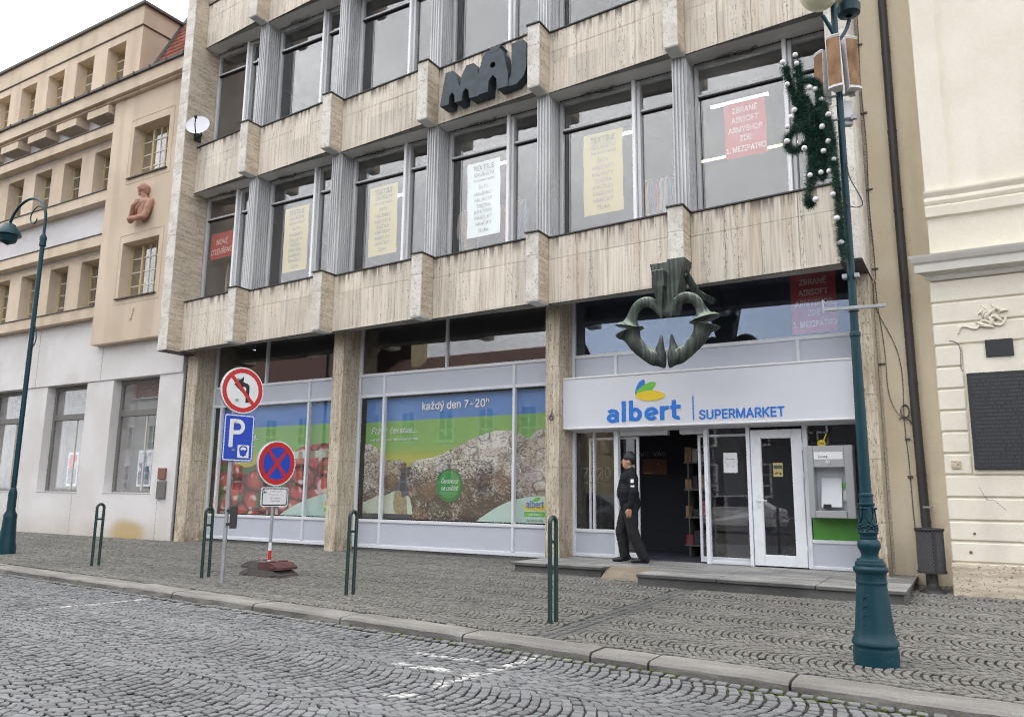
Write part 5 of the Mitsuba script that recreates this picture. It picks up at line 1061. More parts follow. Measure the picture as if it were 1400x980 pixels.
# clothes rails behind the upper windows, a shelf in the vestibule
def rail(x0, x1, y, lab, seed):
    k = thing("clothes_rail", lab, "clothes rail", "clothes rails behind the upper windows"); g = np.random.default_rng(seed)
    put(k, "frame", M().tube([(x0, y, 5.6), (x0, y, 7.1), (x1, y, 7.1), (x1, y, 5.6)], 0.015, 8), "m_galv"); n = int((x1 - x0) / 0.09)
    for i in range(n):
        x = x0 + 0.06 + 0.09 * i; L = g.uniform(0.5, 0.95); w = g.uniform(0.16, 0.23); zz = np.linspace(0, 1, 7)
        v = []
        for t in zz:
            hw = w * (0.45 + 0.55 * min(1, t * 5)) ; th = 0.018 + 0.012 * t
            for sx, sy in ((-1, -1), (1, -1), (1, 1), (-1, 1)): v.append([x + sx * th + 0.01 * math.sin(7 * t + i), y + sy * hw, 7.05 - L * t])
        f_ = [[4 * a + j, 4 * a + (j + 1) % 4, 4 * a + 4 + (j + 1) % 4] for a in range(6) for j in range(4)] + [[4 * a + j, 4 * a + 4 + (j + 1) % 4, 4 * a + 4 + j] for a in range(6) for j in range(4)] + [[0, 2, 1], [0, 3, 2], [24, 25, 26], [24, 26, 27]]
        put(k, "garment", (np.array(v), np.array(f_)), f"m_cloth_{int(g.integers(0, 5))}")
for i_, c in enumerate(((0.30, 0.05, 0.06), (0.08, 0.10, 0.22), (0.40, 0.38, 0.34), (0.05, 0.05, 0.06), (0.35, 0.22, 0.12))): mat(f"m_cloth_{i_}", c, 0.95)
rail(-8.0, -7.45, 13.0, "clothes rail beside the white textile poster", 1); rail(-9.0, -8.55, 12.95, "clothes rail left of the white textile poster, half behind the column", 2); rail(-5.05, -4.2, 13.3, "clothes rail right of the fourth textile poster", 3); rail(-16.2, -15.6, 13.0, "clothes rail under the leftmost red poster", 5)
sf_ = thing("shelf", "dim shop shelf with goods inside the dark entrance", "shelf"); g_ = np.random.default_rng(9)
put(sf_, "frame", M().box(-4.62, -4.60, 14.2, 15.0, 0.11, 1.9).box(-4.42, -4.40, 14.2, 15.0, 0.11, 1.9), "m_plaque_grey")
for z in (0.3, 0.8, 1.3, 1.8):
    put(sf_, "board", M().box(-4.70, -4.25, 14.2, 15.0, z, z + 0.025), "m_plaque_grey")
    for i in range(3): x = -4.68 + 0.145 * i; put(sf_, "goods", M().box(x, x + g_.uniform(.08, .13), 14.22, 14.42, z + 0.026, z + g_.uniform(.15, .32), .006), f"m_cloth_{int(g_.integers(0, 5))}")

# ------------------------------------------------------------------ street furniture
# big cast-iron lamp post
lp = thing("street_lamp", "teal cast-iron street lamp with a globe and a fluted base in the right foreground", "street lamp")
LX, LY = -0.815, 7.22; LZ = zpave(LY)
def lz(prof, n=32): return M().lathe(prof, n, moved(LX, LY, LZ))
put(lp, "base", lz([(0.172, -0.05), (0.174, 0.10), (0.170, 0.125), (0.164, 0.13), (0.166, 0.142), (0.178, 0.150), (0.180, 0.168), (0.170, 0.19), (0.158, 0.215), (0.150, 0.26), (0.140, 0.36), (0.127, 0.50), (0.118, 0.61), (0.117, 0.625), (0.121, 0.632), (0.121, 0.645), (0.117, 0.65), (0.116, 0.70), (0.122, 0.715), (0.134, 0.725), (0.138, 0.745), (0.130, 0.760), (0.118, 0.768), (0.120, 0.785), (0.115, 0.80), (0.104, 0.805), (0.104, 0.815), (0.098, 0.825)], 40), "m_teal", 40)
put(lp, "collar", lz([(0.098, 0.824), (0.07, 0.835), (0.066, 0.86), (0.075, 0.89), (0.088, 0.915), (0.092, 0.94), (0.085, 0.965), (0.066, 0.985), (0.07, 0.99), (0.072, 0.998), (0.066, 1.004), (0.068, 1.02), (0.078, 1.03), (0.080, 1.042), (0.072, 1.052), (0.064, 1.075), (0.06, 1.12), (0.058, 1.20), (0.055, 1.25)], 32), "m_teal", 40)
put(lp, "collar", lz([(0.055, 1.251), (0.062, 1.256), (0.066, 1.268), (0.064, 1.278), (0.055, 1.282), (0.054, 1.33), (0.060, 1.336), (0.060, 1.35), (0.05, 1.356), (0.048, 1.36)], 32), "m_teal", 40)
put(lp, "shaft", lz([(0.047, 1.361), (0.045, 1.8), (0.0415, 2.3), (0.038, 2.735)], 24), "m_teal", 40)
put(lp, "shaft_ring", lz([(0.038, 2.70), (0.045, 2.705), (0.046, 2.735), (0.040, 2.745), (0.034, 2.75)], 24), "m_teal", 40)
put(lp, "upper_shaft", lz([(0.034, 2.751), (0.031, 4.0), (0.028, 5.9)], 20), "m_teal", 40)
orn = M()
for a in range(4):
    t0 = a * math.pi / 2 + 0.5
    def on(da, z, r): return (LX + r * math.cos(t0 + da), LY + r * math.sin(t0 + da), LZ + z)
    orn.tube(spline([on(-0.55, 1.24, .060), on(-0.5, 1.19, .064), on(-0.25, 1.135, .068), on(0, 1.115, .072), on(0.25, 1.135, .068), on(0.5, 1.19, .064), on(0.55, 1.24, .060)], 20), 0.0055, 6)
    for da, z in ((-0.35, 1.10), (-0.6, 1.085), (0.35, 1.10), (0.6, 1.085), (0, 1.09), (-0.2, 1.075), (0.2, 1.075), (-0.5, 1.06), (0.5, 1.06), (-.55, 1.235), (.55, 1.235)):
        s_ = trimesh.creation.icosphere(subdivisions=1, radius=0.013); orn.add(np.array(s_.vertices) * [1, 1, 0.8] + np.array(on(da, z, .070)), np.array(s_.faces))
put(lp, "ornament", orn, "m_teal", True)
em = M()
for k in range(4): em.add(np.array(tube([(LX + (0.145 - 0.005 * k) * math.cos(t), LY + (0.145 - 0.005 * k) * math.sin(t), LZ + 0.30 + 0.07 * k + 0.022 * math.sin(6 * (t + 2.05))) for t in np.linspace(-2.05, -1.6, 12)], 0.004, 5)[0]), tube([(0, 0, k_) for k_ in range(12)], 0.004, 5)[1])
put(lp, "relief_mark", em, "m_teal", True)
cb = M(); cb.box(-0.30, 0.20, -0.010, 0.010, -0.014, 0.014, 0.003, moved(LX + .06, LY - 0.045, LZ + 2.95, 0.12)); cb.lathe([(0.044, -0.022), (0.050, -0.02), (0.050, 0.02), (0.044, 0.022)], 20, moved(LX, LY, LZ + 2.95)); cb.box(-0.305, -0.29, -0.015, 0.015, -0.03, 0.09, 0, moved(LX + .06, LY - 0.045, LZ + 2.95, 0.12)); put(lp, "crossbar", cb, "m_galv", label="grey banner crossbar clamped to the shaft")
cc = M()
for z in (3.24,):
    for s in (-1, 1): put(lp, "clamp", M().box(-0.07 * s, -0.03 * s, -0.06, 0.0, -0.02, 0.02, 0.004, moved(LX, LY, LZ + z)), "m_galv")
g = trimesh.creation.uv_sphere(radius=0.178, count=[24, 40]); put(lp, "globe", M().add(np.array(g.vertices) + [-0.915, 7.10, 5.872], np.array(g.faces)), "m_globe", True, label="milky yellowish globe")
g = trimesh.creation.uv_sphere(radius=0.178, count=[24, 40]); put(lp, "globe", M().add(np.array(g.vertices) + [-0.70, 7.36, 6.0], np.array(g.faces)), "m_globe", True)
h = M(); h.lathe([(0.03, 0), (0.10, 0.02), (0.105, 0.10), (0.07, 0.14), (0.04, 0.15)], 20, moved(-0.70, 7.36, 5.70)); h.tube(spline([(LX, LY, LZ + 5.55), (LX - .03, LY - .05, LZ + 5.62), (-0.90, 7.11, LZ + 5.74)], 10), 0.018, 8); h.tube(spline([(LX, LY, LZ + 5.5), (LX + .06, LY + .07, LZ + 5.6), (-0.70, 7.36, LZ + 5.78)], 10), 0.018, 8); put(lp, "arm", h, "m_teal", 40)
fl = M(); fl.box(-0.045, 0.045, -0.03, 0.03, -0.14, 0.10, 0.008, moved(LX + 0.045, LY + 0.08, LZ + 4.83, 0.5)); put(lp, "junction_box", fl, "m_paper_mint" if False else "m_alu", label="grey box strapped behind the shaft")
bk = M()
for z in (4.72, 4.95): bk.tube([(LX - 0.09, LY - 0.05, LZ + z), (LX + 0.10, LY + 0.05, LZ + z + .03)], 0.012, 6); bk.box(LX + 0.08, LX + 0.13, LY + 0.03, LY + 0.07, LZ + z + .01, LZ + z + 0.05)
put(lp, "strap", bk, "m_galv")
wr = M(); wr.tube(spline([(LX + .03, LY - .03, LZ + 4.3), (LX + 0.06, LY - .05, LZ + 4.1), (LX + 0.12, LY - 0.05, LZ + 3.95), (LX + 0.13, LY - .05, LZ + 3.86), (LX + 0.06, LY - .05, LZ + 3.86), (LX + .03, LY - .03, LZ + 3.98)], 20), 0.005, 5); put(lp, "wire", wr, "m_dark")
# three loudspeakers round the pole
def speaker(dx, dy, z, rz, tilt, label):
    k = thing("loudspeaker", label, "loudspeaker", None)
    ct, s_ = math.cos(tilt), math.sin(tilt)
    fm = moved(LX + dx, LY + dy, LZ + z, rz) @ mat4((ct, 0, -s_), (0, 1, 0), (s_, 0, ct), (0, 0, 0))
    tt = np.linspace(-0.9, 0.9, 12)
    fr = [(0.062 * math.sin(t) / math.sin(.9), -0.030 - 0.030 * math.cos(t)) for t in tt]
    b = M(); b.add(extrude(Polygon(fr + [(0.034, 0.055), (-0.034, 0.055)]), 0.49), m=fm); put(k, "cabinet", b, "m_white_panel")
    f2 = [(0.94 * x, y - 0.004) for x, y in fr]; g_ = M(); g_.add(extrude(Polygon(f2 + [(x * .9, y + 0.01) for x, y in fr[::-1]]), 0.455), m=fm @ mat4((1, 0, 0), (0, 1, 0), (0, 0, 1), (0, 0, 0.018))); put(k, "grille", g_, "m_rust", 40, label="rust-brown cloth front")
    e = M(); pol = Polygon([(1.04 * x, y - 0.006) for x, y in fr] + [(0.036, 0.057), (-0.036, 0.057)])
    for z_ in (-0.010, 0.4905): put(k, "end_plate", M().add(extrude(pol, 0.0095), m=fm @ mat4((1, 0, 0), (0, 1, 0), (0, 0, 1), (0, 0, z_))), "m_white_paint")
speaker(0.00, -0.115, 4.985, -0.15, 0.0, "middle of the three rust-fronted column loudspeakers on the lamp post")
speaker(-0.130, -0.02, 4.91, -0.75, 0.03, "left of the three rust-fronted column loudspeakers on the lamp post")
speaker(0.110, 0.01, 5.00, 0.75, -0.03, "right of the three rust-fronted column loudspeakers on the lamp post")
# Christmas garland figure with white baubles
def Gp(px, py, d=0.0):
    dd = ((px - 700) / F_PX) * CR - ((py - 490) / F_PX) * CU + CF; t = (7.19 - d) / dd[1]; return CAM + dd * t
strands = [[(-1.262, 5.246), (-1.223, 5.017), (-1.177, 4.775), (-1.206, 4.602), (-1.289, 4.475), (-1.223, 4.375), (-1.119, 4.42), (-1.084, 4.236), (-1.080, 3.87)],
           [(-1.158, 5.25), (-1.138, 5.05), (-1.128, 4.76), (-1.093, 4.50), (-1.060, 4.20), (-1.08, 4.02)], [(-1.120, 5.02), (-1.015, 5.0), (-0.970, 4.87), (-0.935, 4.68), (-0.898, 4.50), (-0.885, 4.22), (-0.872, 3.95), (-0.864, 3.68), (-0.862, 3.42), (-0.85, 3.27)],
           [(-1.125, 4.82), (-1.045, 4.73), (-1.0, 4.51), (-0.975, 4.25), (-0.985, 4.06)], [(-1.17, 4.92), (-1.10, 4.72), (-1.05, 4.50), (-1.02, 4.28), (-1.00, 4.05)], [(-1.20, 4.62), (-1.11, 4.55), (-1.07, 4.66), (-1.12, 4.86)], [(-1.0, 4.80), (-0.955, 4.62), (-0.94, 4.38), (-0.90, 4.16)]]
gar = thing("christmas_garland", "dark green Christmas garland with white baubles hung on the lamp post", "garland")
ndl = np.array([[0.012, 0.045, 0.032], [0.018, 0.07, 0.048], [0.03, 0.10, 0.066]])
for si, s_ in enumerate(strands):
    y0 = 7.17 - 0.025 * (si % 3); q = spline([(x, y0, z) for x, z in s_], 60); L = np.linalg.norm(np.diff(q, axis=0), axis=1).sum(); n = int(L * 5200)
    u = rng.uniform(0, 59, n); i = u.astype(int); p = q[i] + (q[np.minimum(i + 1, 59)] - q[i]) * (u - i)[:, None]
    d = rng.normal(0, 1, (n, 3)); d[:, 2] *= 0.8; d /= np.linalg.norm(d, axis=1, keepdims=True); ln = rng.uniform(0.045, 0.082, (n, 1)); side = np.cross(d, rng.normal(0, 1, (n, 3))); side /= np.linalg.norm(side, axis=1, keepdims=True)
    V = np.stack([p - side * 0.0028, p + side * 0.0028, p + d * ln], 1).reshape(-1, 3); col = np.repeat(ndl[rng.integers(0, 3, n)], 3, 0)
    put(gar, "strand", (V, np.arange(3 * n).reshape(-1, 3)), "m_needle", color=col)
    core = M(); core.tube(q, 0.017, 6); put(gar, "core", core, "m_green_post")
for x, z in [(-1.277, 5.258), (-1.16, 5.30), (-1.150, 5.205), (-1.247, 5.03), (-1.196, 4.76), (-1.228, 4.69), (-1.263, 4.60), (-1.278, 4.47), (-1.124, 4.355), (-1.047, 4.935), (-1.003, 4.91), (-0.956, 4.80), (-0.905, 4.635), (-0.963, 4.535), (-0.918, 4.385), (-0.965, 4.30), (-0.882, 4.20), (-1.09, 4.09), (-0.998, 4.10), (-0.928, 4.10), (-0.907, 3.87), (-0.885, 3.64), (-0.868, 3.42), (-1.055, 3.85)]:
    g = trimesh.creation.icosphere(subdivisions=3, radius=rng.uniform(0.023, 0.028)); put(gar, "bauble", M().add(np.array(g.vertices) + [x, 7.10 + rng.uniform(-.01, .02), z], np.array(g.faces)), "m_bauble", True)
# second street lamp, at the left edge
l2 = thing("street_lamp", "slim teal street lamp with a crook arm at the left edge", "street lamp")
X2, Y2 = -16.88, 8.6; Z2 = zpave(Y2)
put(l2, "base", M().lathe([(0.17, -0.05), (0.17, 0.15), (0.15, 0.2), (0.12, 0.7), (0.13, 0.75), (0.08, 0.85), (0.08, 1.2), (0.05, 1.3)], 24, moved(X2, Y2, Z2)), "m_teal", 40)
put(l2, "shaft", M().lathe([(0.05, 1.301), (0.045, 6.45)], 16, moved(X2, Y2, Z2)), "m_teal", 40); put(l2, "collar", M().lathe([(0.045, 6.40), (0.07, 6.42), (0.062, 6.5), (0.075, 6.6), (0.05, 6.66), (0.03, 6.7)], 16, moved(X2, Y2, Z2)), "m_teal", 40)
q = [(X2, Y2, Z2 + 6.68), (X2, Y2, Z2 + 7.0)] + [(X2 - 0.75 + 0.75 * math.cos(t), Y2, Z2 + 7.0 + 0.62 * math.sin(t)) for t in np.linspace(0.1, 2.9, 24)]
put(l2, "crook", M().tube(q, 0.03, 10), "m_teal", 40); sc2 = M(); sc2.tube(spline([(X2, Y2, 6.95), (X2 - 0.14, Y2, 7.2), (X2 - 0.4, Y2, 7.28), (X2 - 0.62, Y2, 7.05), (X2 - 0.45, Y2, 6.9), (X2 - 0.35, Y2, 7.02)], 30), 0.014, 6); put(l2, "scroll", sc2, "m_teal", True)
put(l2, "lantern", M().lathe([(0.03, 0.35), (0.12, 0.30), (0.24, 0.12), (0.26, 0.05), (0.2, 0.04), (0.16, -0.1), (0.0, -0.18)], 24, moved(X2 - 1.48, Y2, Z2 + 6.85)), "m_teal", 40)
w = M(); w.tube(spline([(X2 + .05, Y2, 4.66), (X2 + 0.12, Y2, 4.5), (X2 + 0.16, Y2, 4.2), (X2 + 0.05, Y2, 4.1), (X2 + .03, Y2, 4.3)], 20), 0.012, 5); put(l2, "wire", w, "m_dark")
# hoop barriers along the kerb
HB = [(-13.22, 8.22, 1.05), (-10.22, 8.12, 1.04), (-7.105, 7.90, 1.06), (-3.92, 7.49, 1.08)]
for (x, y, h), lb in zip(HB, ("slim green hoop bollard, leftmost of the four, before the white wall", "slim green hoop bollard left of the parking sign post", "slim green hoop bollard before the left travertine pillar", "slim green hoop bollard nearest the entrance, before the right travertine pillar")):
    k = thing("bollard", lb, "bollard", "green hoop bollards along the kerb"); a = 0.05; z0 = zpave(y); yw = 0.095
    q = [(0, -yw / 2 - .012, -0.1), (0, -yw / 2 - .012, h - 0.07)] + [(0, -(yw / 2 + .012) * math.cos(t), h - 0.07 + 0.065 * math.sin(t)) for t in np.linspace(0.2, math.pi - 0.2, 14)] + [(0, yw / 2 + .012, h - 0.07), (0, yw / 2 + .012, -0.1)]
    rz = -0.075 + rng.normal(0, 0.03)
    lean = mat4((1, 0, 0), (0, 1, 0), (rng.normal(0, .006), rng.normal(0, .006), 1), (0, 0, 0))
    put(k, "hoop", M().tube(q, 0.0235, 12, moved(x, y, z0, rz) @ lean), "m_green_post", 40)
    put(k, "crosspiece", M().tube([(0, -yw / 2, h - 0.26), (0, yw / 2, h - 0.26)], 0.016, 8, moved(x, y, z0, rz) @ lean), "m_green_post", 40)
# parking sign post
def frame(n_deg, o):
    a = math.radians(n_deg); n = (math.cos(a), math.sin(a), 0); u = (-math.sin(a), math.cos(a), 0); return mat4(u, (0, 0, 1), n, o)
SX, SY = -9.52, 7.86; SZ = zpave(SY)
sp_ = thing("sign_post", "grey steel post with a no-left-turn disc over a blue parking sign", "traffic sign")
put(sp_, "post", M().tube([(SX, SY, SZ - .1), (SX, SY, 3.0)], 0.030, 14).lathe([(0.0, 0.012), (0.03, 0.01), (0.032, 0.0)], 14, moved(SX, SY, 3.0)), "m_galv", 40)
def disc(parent, nm_, fm, r, bgm, paint):
    d = M(); d.add(extrude(Point(0, 0).buffer(r, quad_segs=20), 0.012), m=fm); k = put(parent, nm_, d, "m_white_sign")
    back = M(); back.add(extrude(Point(0, 0).buffer(r + .004, quad_segs=20).difference(Point(0, 0).buffer(r - .012, quad_segs=20)), 0.02), m=fm @ mat4((1, 0, 0), (0, 1, 0), (0, 0, 1), (0, 0, -0.021))); put(k, "rim", back, "m_galv")
    z = 0.0125
    for nm2, q, mt in paint:
        m = M(); m.add(extrude(q, 0.0012), m=fm @ mat4((1, 0, 0), (0, 1, 0), (0, 0, 1), (0, 0, z))); put(k, nm2, m, mt); z += 0.0016
    return k
R = 0.35
ring = lambda a, b: Point(0, 0).buffer(a, quad_segs=24).difference(Point(0, 0).buffer(b, quad_segs=24))
arrow = Polygon([(0.055, -0.20), (0.055, 0.045), (0.03, 0.085), (-0.03, 0.10), (-0.05, 0.10), (-0.05, 0.19), (-0.20, 0.06), (-0.05, -0.06), (-0.05, 0.035), (-0.02, 0.035), (0.0, 0.02), (0.0, -0.20)])
arrow = affinity.translate(affinity.scale(arrow, 1.0, 1.0, origin=(0, 0)), 0.055, 0.02)
slash = affinity.rotate(sbox(-0.30, -0.028, 0.30, 0.028), -47, origin=(0, 0))
n1_, n2_ = -10.0, -7.0
def at_post(n_deg, z, off_=0.036, side=0.0):
    a = math.radians(n_deg); return frame(n_deg, (SX + off_ * math.cos(a) - side * math.sin(a), SY + off_ * math.sin(a) + side * math.cos(a), z))
disc(sp_, "round_sign", at_post(n1_, 2.70, side=0.09), R, None, [("arrow", arrow, "m_black"), ("red_ring", ring(R - 0.018, R - 0.085), "m_red"), ("red_slash", slash.intersection(Point(0, 0).buffer(R - 0.05)), "m_red")])
fm = at_post(n1_, 1.985, side=0.075)
rr = lambda w, h, r: sbox(-w / 2 + r, -h / 2 + r, w / 2 - r, h / 2 - r).buffer(r, quad_segs=6)
pl_ = M(); pl_.add(extrude(rr(0.50, 0.70, 0.03), 0.012), m=fm); kp = put(sp_, "parking_sign", pl_, "m_blue")
def layer(parent, nm_, q, mt, z, fm_): m = M(); m.add(extrude(q, 0.0012), m=fm_ @ mat4((1, 0, 0), (0, 1, 0), (0, 0, 1), (0, 0, z))); put(parent, nm_, m, mt)
layer(kp, "border", rr(0.478, 0.678, 0.03).difference(rr(0.448, 0.648, 0.022)), "m_white_sign", 0.0125, fm)
Pp = ops.unary_union([sbox(-0.155, -0.14, -0.095, 0.265), ring(0.115, 0.058).intersection(sbox(0, -0.2, 0.2, 0.2)).buffer(0)])
Pp = ops.unary_union([sbox(-0.155, -0.14, -0.090, 0.275), affinity.translate(ring(0.113, 0.052).intersection(sbox(0, -0.2, 0.2, 0.2)), -0.02, 0.162), sbox(-0.155, 0.214, -0.02, 0.275), sbox(-0.155, 0.049, -0.02, 0.110)])
layer(kp, "letter", Pp, "m_white_sign", 0.0128, fm)
sq = affinity.translate(sbox(-0.095, -0.095, 0.095, 0.095), 0.09, -0.20); layer(kp, "pictogram", sq, "m_white_sign", 0.0128, fm)
crest = affinity.translate(Polygon([(-0.07, 0.03), (-0.055, 0.07), (0, 0.085), (0.055, 0.07), (0.07, 0.03), (0.045, -0.06), (0.012, -0.068), (0.0, -0.085), (-0.012, -0.068), (-0.045, -0.06)]), 0.09, -0.20)
dots = ops.unary_union([affinity.translate(Polygon([(-0.05, 0.025), (-0.04, 0.055), (0, 0.068), (0.04, 0.055), (0.05, 0.025), (0.02, 0.015), (0, 0.03), (-0.02, 0.015)]), 0.09, -0.20)])
layer(kp, "crest", crest.difference(dots), "m_blue", 0.0142, fm)
for z in (2.86, 2.55, 2.2, 1.8): put(sp_, "clamp", M().box(-0.06, 0.06, -0.045, 0.035, z - 0.015, z + 0.015, 0.003, moved(SX, SY, 0, 0.4)), "m_galv")
bx_ = M(); bx_.box(-0.055, 0.055, 0.05, 0.15, 0.66, 0.98, 0.006, moved(SX, SY, 0, -0.75)); bx_.box(-0.045, 0.045, 0.0, 0.05, 0.70, 0.74, 0, moved(SX, SY, 0, -0.75)); bx_.box(-0.045, 0.045, 0.0, 0.05, 0.90, 0.94, 0, moved(SX, SY, 0, -0.75)); put(sp_, "control_box", bx_, "m_dark", label="flat dark box strapped to the post")
# temporary no-stopping sign on a rubber foot
TX_, TY_ = -9.62, 8.82; TZ_ = zpave(TY_)
tp = thing("temporary_sign", "no-stopping disc with a white paper plate on a striped pole in a rubber foot", "traffic sign")
put(tp, "pole", M().tube([(TX_, TY_, TZ_ + 0.50), (TX_, TY_, 1.95)], 0.024, 12), "m_galv", 40)
for k_, (z0, z1, mt) in enumerate(((0.20, 0.235, "m_white_sign"), (0.236, 0.375, "m_red"), (0.376, 0.499, "m_white_sign"))): put(tp, "stripe", M().tube([(TX_, TY_, TZ_ + z0), (TX_, TY_, TZ_ + z1)], 0.026, 12), mt, 40)
a = math.radians(n2_); fm = frame(n2_, (TX_ + 0.03 * math.cos(a), TY_ + 0.03 * math.sin(a) , 1.64))
Xs = ops.unary_union([affinity.rotate(sbox(-0.31, -0.03, 0.31, 0.03), t, origin=(0, 0)) for t in (50, -50)]).intersection(Point(0, 0).buffer(0.31))
disc(tp, "round_sign", fm, 0.355, None, [("blue_field", Point(0, 0).buffer(0.335, quad_segs=24), "m_blue"), ("red_ring", ring(0.336, 0.255), "m_red"), ("red_cross", Xs, "m_red")])
fm = frame(n2_, (TX_ + 0.03 * math.cos(a), TY_ + 0.03 * math.sin(a), 1.115))
pm = M(); pm.add(extrude(rr(0.50, 0.30, 0.035), 0.010), m=fm); kk = put(tp, "plate", pm, "m_paper_yellow" if False else "m_white_sign")
layer(kk, "border", rr(0.47, 0.27, 0.03).difference(rr(0.44, 0.24, 0.025)), "m_black", 0.0105, fm); layer(kk, "paper", affinity.translate(sbox(-0.145, -0.11, 0.145, 0.11), 0.01, 0.0), "m_paper", 0.0105, fm)
m = M()
for s, z, w in (("na základě rozhodnutí", 0.075, 0.22), ("13. 12. 16-8 h", 0.02, 0.25), ("zákaz zastavení", -0.03, 0.2), ("odtah vozidla", -0.075, 0.18)):
    t = text(s, 0.026, 0.001, False, center=0, width=w).tm(); v = np.array(t.vertices); v[:, 1] += z; v[:, 0] += 0.01; v[:, 2] += 0.0122; m.add(v, np.array(t.faces), m=fm)
put(kk, "lettering", m, "m_ink"); layer(kk, "arrow_mark", Polygon([(-0.21, 0.05), (-0.21, 0.09), (-0.195, 0.09), (-0.175, 0.06), (-0.175, 0.09), (-0.16, 0.09), (-0.16, 0.05), (-0.175, 0.05), (-0.195, 0.075), (-0.195, 0.05)]), "m_black", 0.0107, fm)
def rubber_foot(z0, rz, x0, x1, mt, lb):
    b = M(); L, W, h = 0.42, 0.20, 0.105
    zt = lambda x: h if abs(x) < L - 0.15 else 0.035 + (h - 0.035) * (L - abs(x)) / 0.15
    xs_ = [x0] + [x for x in (-L + 0.15, L - 0.15) if x0 < x < x1] + [x1]
    fm_ = moved(TX_, TY_, TZ_ + z0, rz) @ mat4((1, 0, 0), (0, 0, 1), (0, -1, 0), (0, W, 0))
    b.add(extrude(Polygon([(x, zt(x)) for x in xs_] + [(x1, 0.0 if x1 > L - .01 else 0), (x0, 0)]), 2 * W), m=fm_)
    for s in ((-1, 1) if x0 < -0.2 and x1 > 0.2 else (1,) if x1 > .2 else (-1,)):
        b.box(s * 0.19 - 0.045, s * 0.19 + 0.045, -0.17, -0.05, h - 0.002, h + 0.016, 0.004, moved(TX_, TY_, TZ_ + z0, rz)); b.box(s * 0.19 - 0.045, s * 0.19 + 0.045, 0.05, 0.17, h - 0.002, h + 0.016, 0.004, moved(TX_, TY_, TZ_ + z0, rz))
        b.box(s * 0.30 - 0.05, s * 0.30 + 0.05, -W - 0.012, -W + 0.01, 0.02, 0.05, 0.003, moved(TX_, TY_, TZ_ + z0, rz))
    put(tp, "foot", b, mt, label=lb)
rubber_foot(0.0, 0.03, -0.42, 0.42, "m_rubber", "lower dark grey rubber foot")
rubber_foot(0.107, -0.03, -0.42, -0.02, "m_rubber", "grey half of the upper rubber foot"); rubber_foot(0.107, -0.03, -0.018, 0.42, "m_rubber_red", "reddish half of the upper rubber foot")
# litter bin
bn = thing("litter_bin", "dark perforated metal litter bin on a pedestal before the drainpipe", "litter bin")
BXc, BYc = -0.61, 12.1; bz = zpave(BYc)
put(bn, "drum", M().lathe([(0.0, 0.26), (0.150, 0.26), (0.168, 0.27), (0.168, 0.80), (0.150, 0.80), (0.150, 0.30)], 40, moved(BXc, BYc, bz)), "m_bin", 40)
put(bn, "rim", M().lathe([(0.168, 0.79), (0.180, 0.80), (0.186, 0.825), (0.178, 0.835), (0.150, 0.835), (0.148, 0.80)], 40, moved(BXc, BYc, bz)), "m_bin_plain", 40)
put(bn, "rim", M().lathe([(0.168, 0.25), (0.178, 0.25), (0.178, 0.28), (0.169, 0.285)], 40, moved(BXc, BYc, bz)), "m_bin_plain", 40)
put(bn, "strap", M().box(BXc + 0.05, BXc + 0.075, BYc - 0.175, BYc - 0.155, bz + 0.27, bz + 0.80), "m_bin_plain")
put(bn, "pedestal", M().lathe([(0.0, 0.26), (0.06, 0.26), (0.06, 0.12), (0.065, 0.09), (0.10, 0.05), (0.155, 0.022), (0.165, 0.0), (0.165, -0.02)], 32, moved(BXc, BYc, bz)), "m_bin_plain", 40)

# ------------------------------------------------------------------ the man in the doorway
man = thing("person", "man in a black beanie and dark jacket standing in the doorway, facing left", "person")
PM = moved(-5.03, 12.36, 0.112, math.pi / 2 + 0.52)       # local: faces +y, x is his right-hand side (turned to face along the front, to the left)
def body(chains, res, it): t = blob(chains, res, it); return M().add(np.array(t.vertices), np.array(t.faces), m=PM)
HT = moved(0, 0.0, 0, -0.30)                                          # the head is turned further to the left of the picture
def turnh(chs): return [[(tuple((HT @ np.array([*p, 1.0]))[:3]), r) for p, r in ch] for ch in chs]
def folds(chains, amp):
    t = blob(chains, 0.016, 6); v, n_ = np.array(t.vertices), np.array(t.vertex_normals)
    d = meshkit.fbm(v * [11, 11, 7] + [0, 0, 3 * 1.0], 3, 2) - 0.5 + 0.6 * (meshkit.noise(np.c_[v[:, 0] * 6 + v[:, 2] * 16, v[:, 1] * 6, v[:, 2] * 5]) - 0.5)
    return M().add(v + n_ * (amp * 1.6 * d)[:, None], np.array(t.faces), m=PM)
hipL, hipR = (-0.09, 0, 0.92), (0.09, 0.0, 0.92)
kneL, kneR = (-0.11, -0.02, 0.51), (0.11, 0.11, 0.50)
ankL, ankR = (-0.12, -0.16, 0.10), (0.11, 0.06, 0.10)
torso = [[((-0.05, 0.0, 0.97), 0.155), ((-0.05, 0.02, 1.15), 0.165)], [((0.05, 0.0, 0.97), 0.155), ((0.05, 0.02, 1.15), 0.165)], [((-0.095, 0, 1.35), 0.13), ((0.095, 0, 1.35), 0.13)], [((0, 0.03, 1.12), 0.17), ((0, 0.01, 1.34), 0.15)], [((-0.165, -0.01, 1.43), 0.068), ((0.165, -0.01, 1.43), 0.068)], [((0, 0.0, 1.42), 0.085), ((0, 0.02, 1.49), 0.065)]]
armL = [[((-0.195, -0.01, 1.42), 0.078), ((-0.275, -0.03, 1.14), 0.068)], [((-0.275, -0.03, 1.14), 0.064), ((-0.25, 0.03, 0.90), 0.050)]]
armR = [[((0.195, -0.01, 1.42), 0.078), ((0.275, -0.03, 1.14), 0.068)], [((0.275, -0.03, 1.14), 0.064), ((0.25, 0.05, 0.90), 0.050)]]
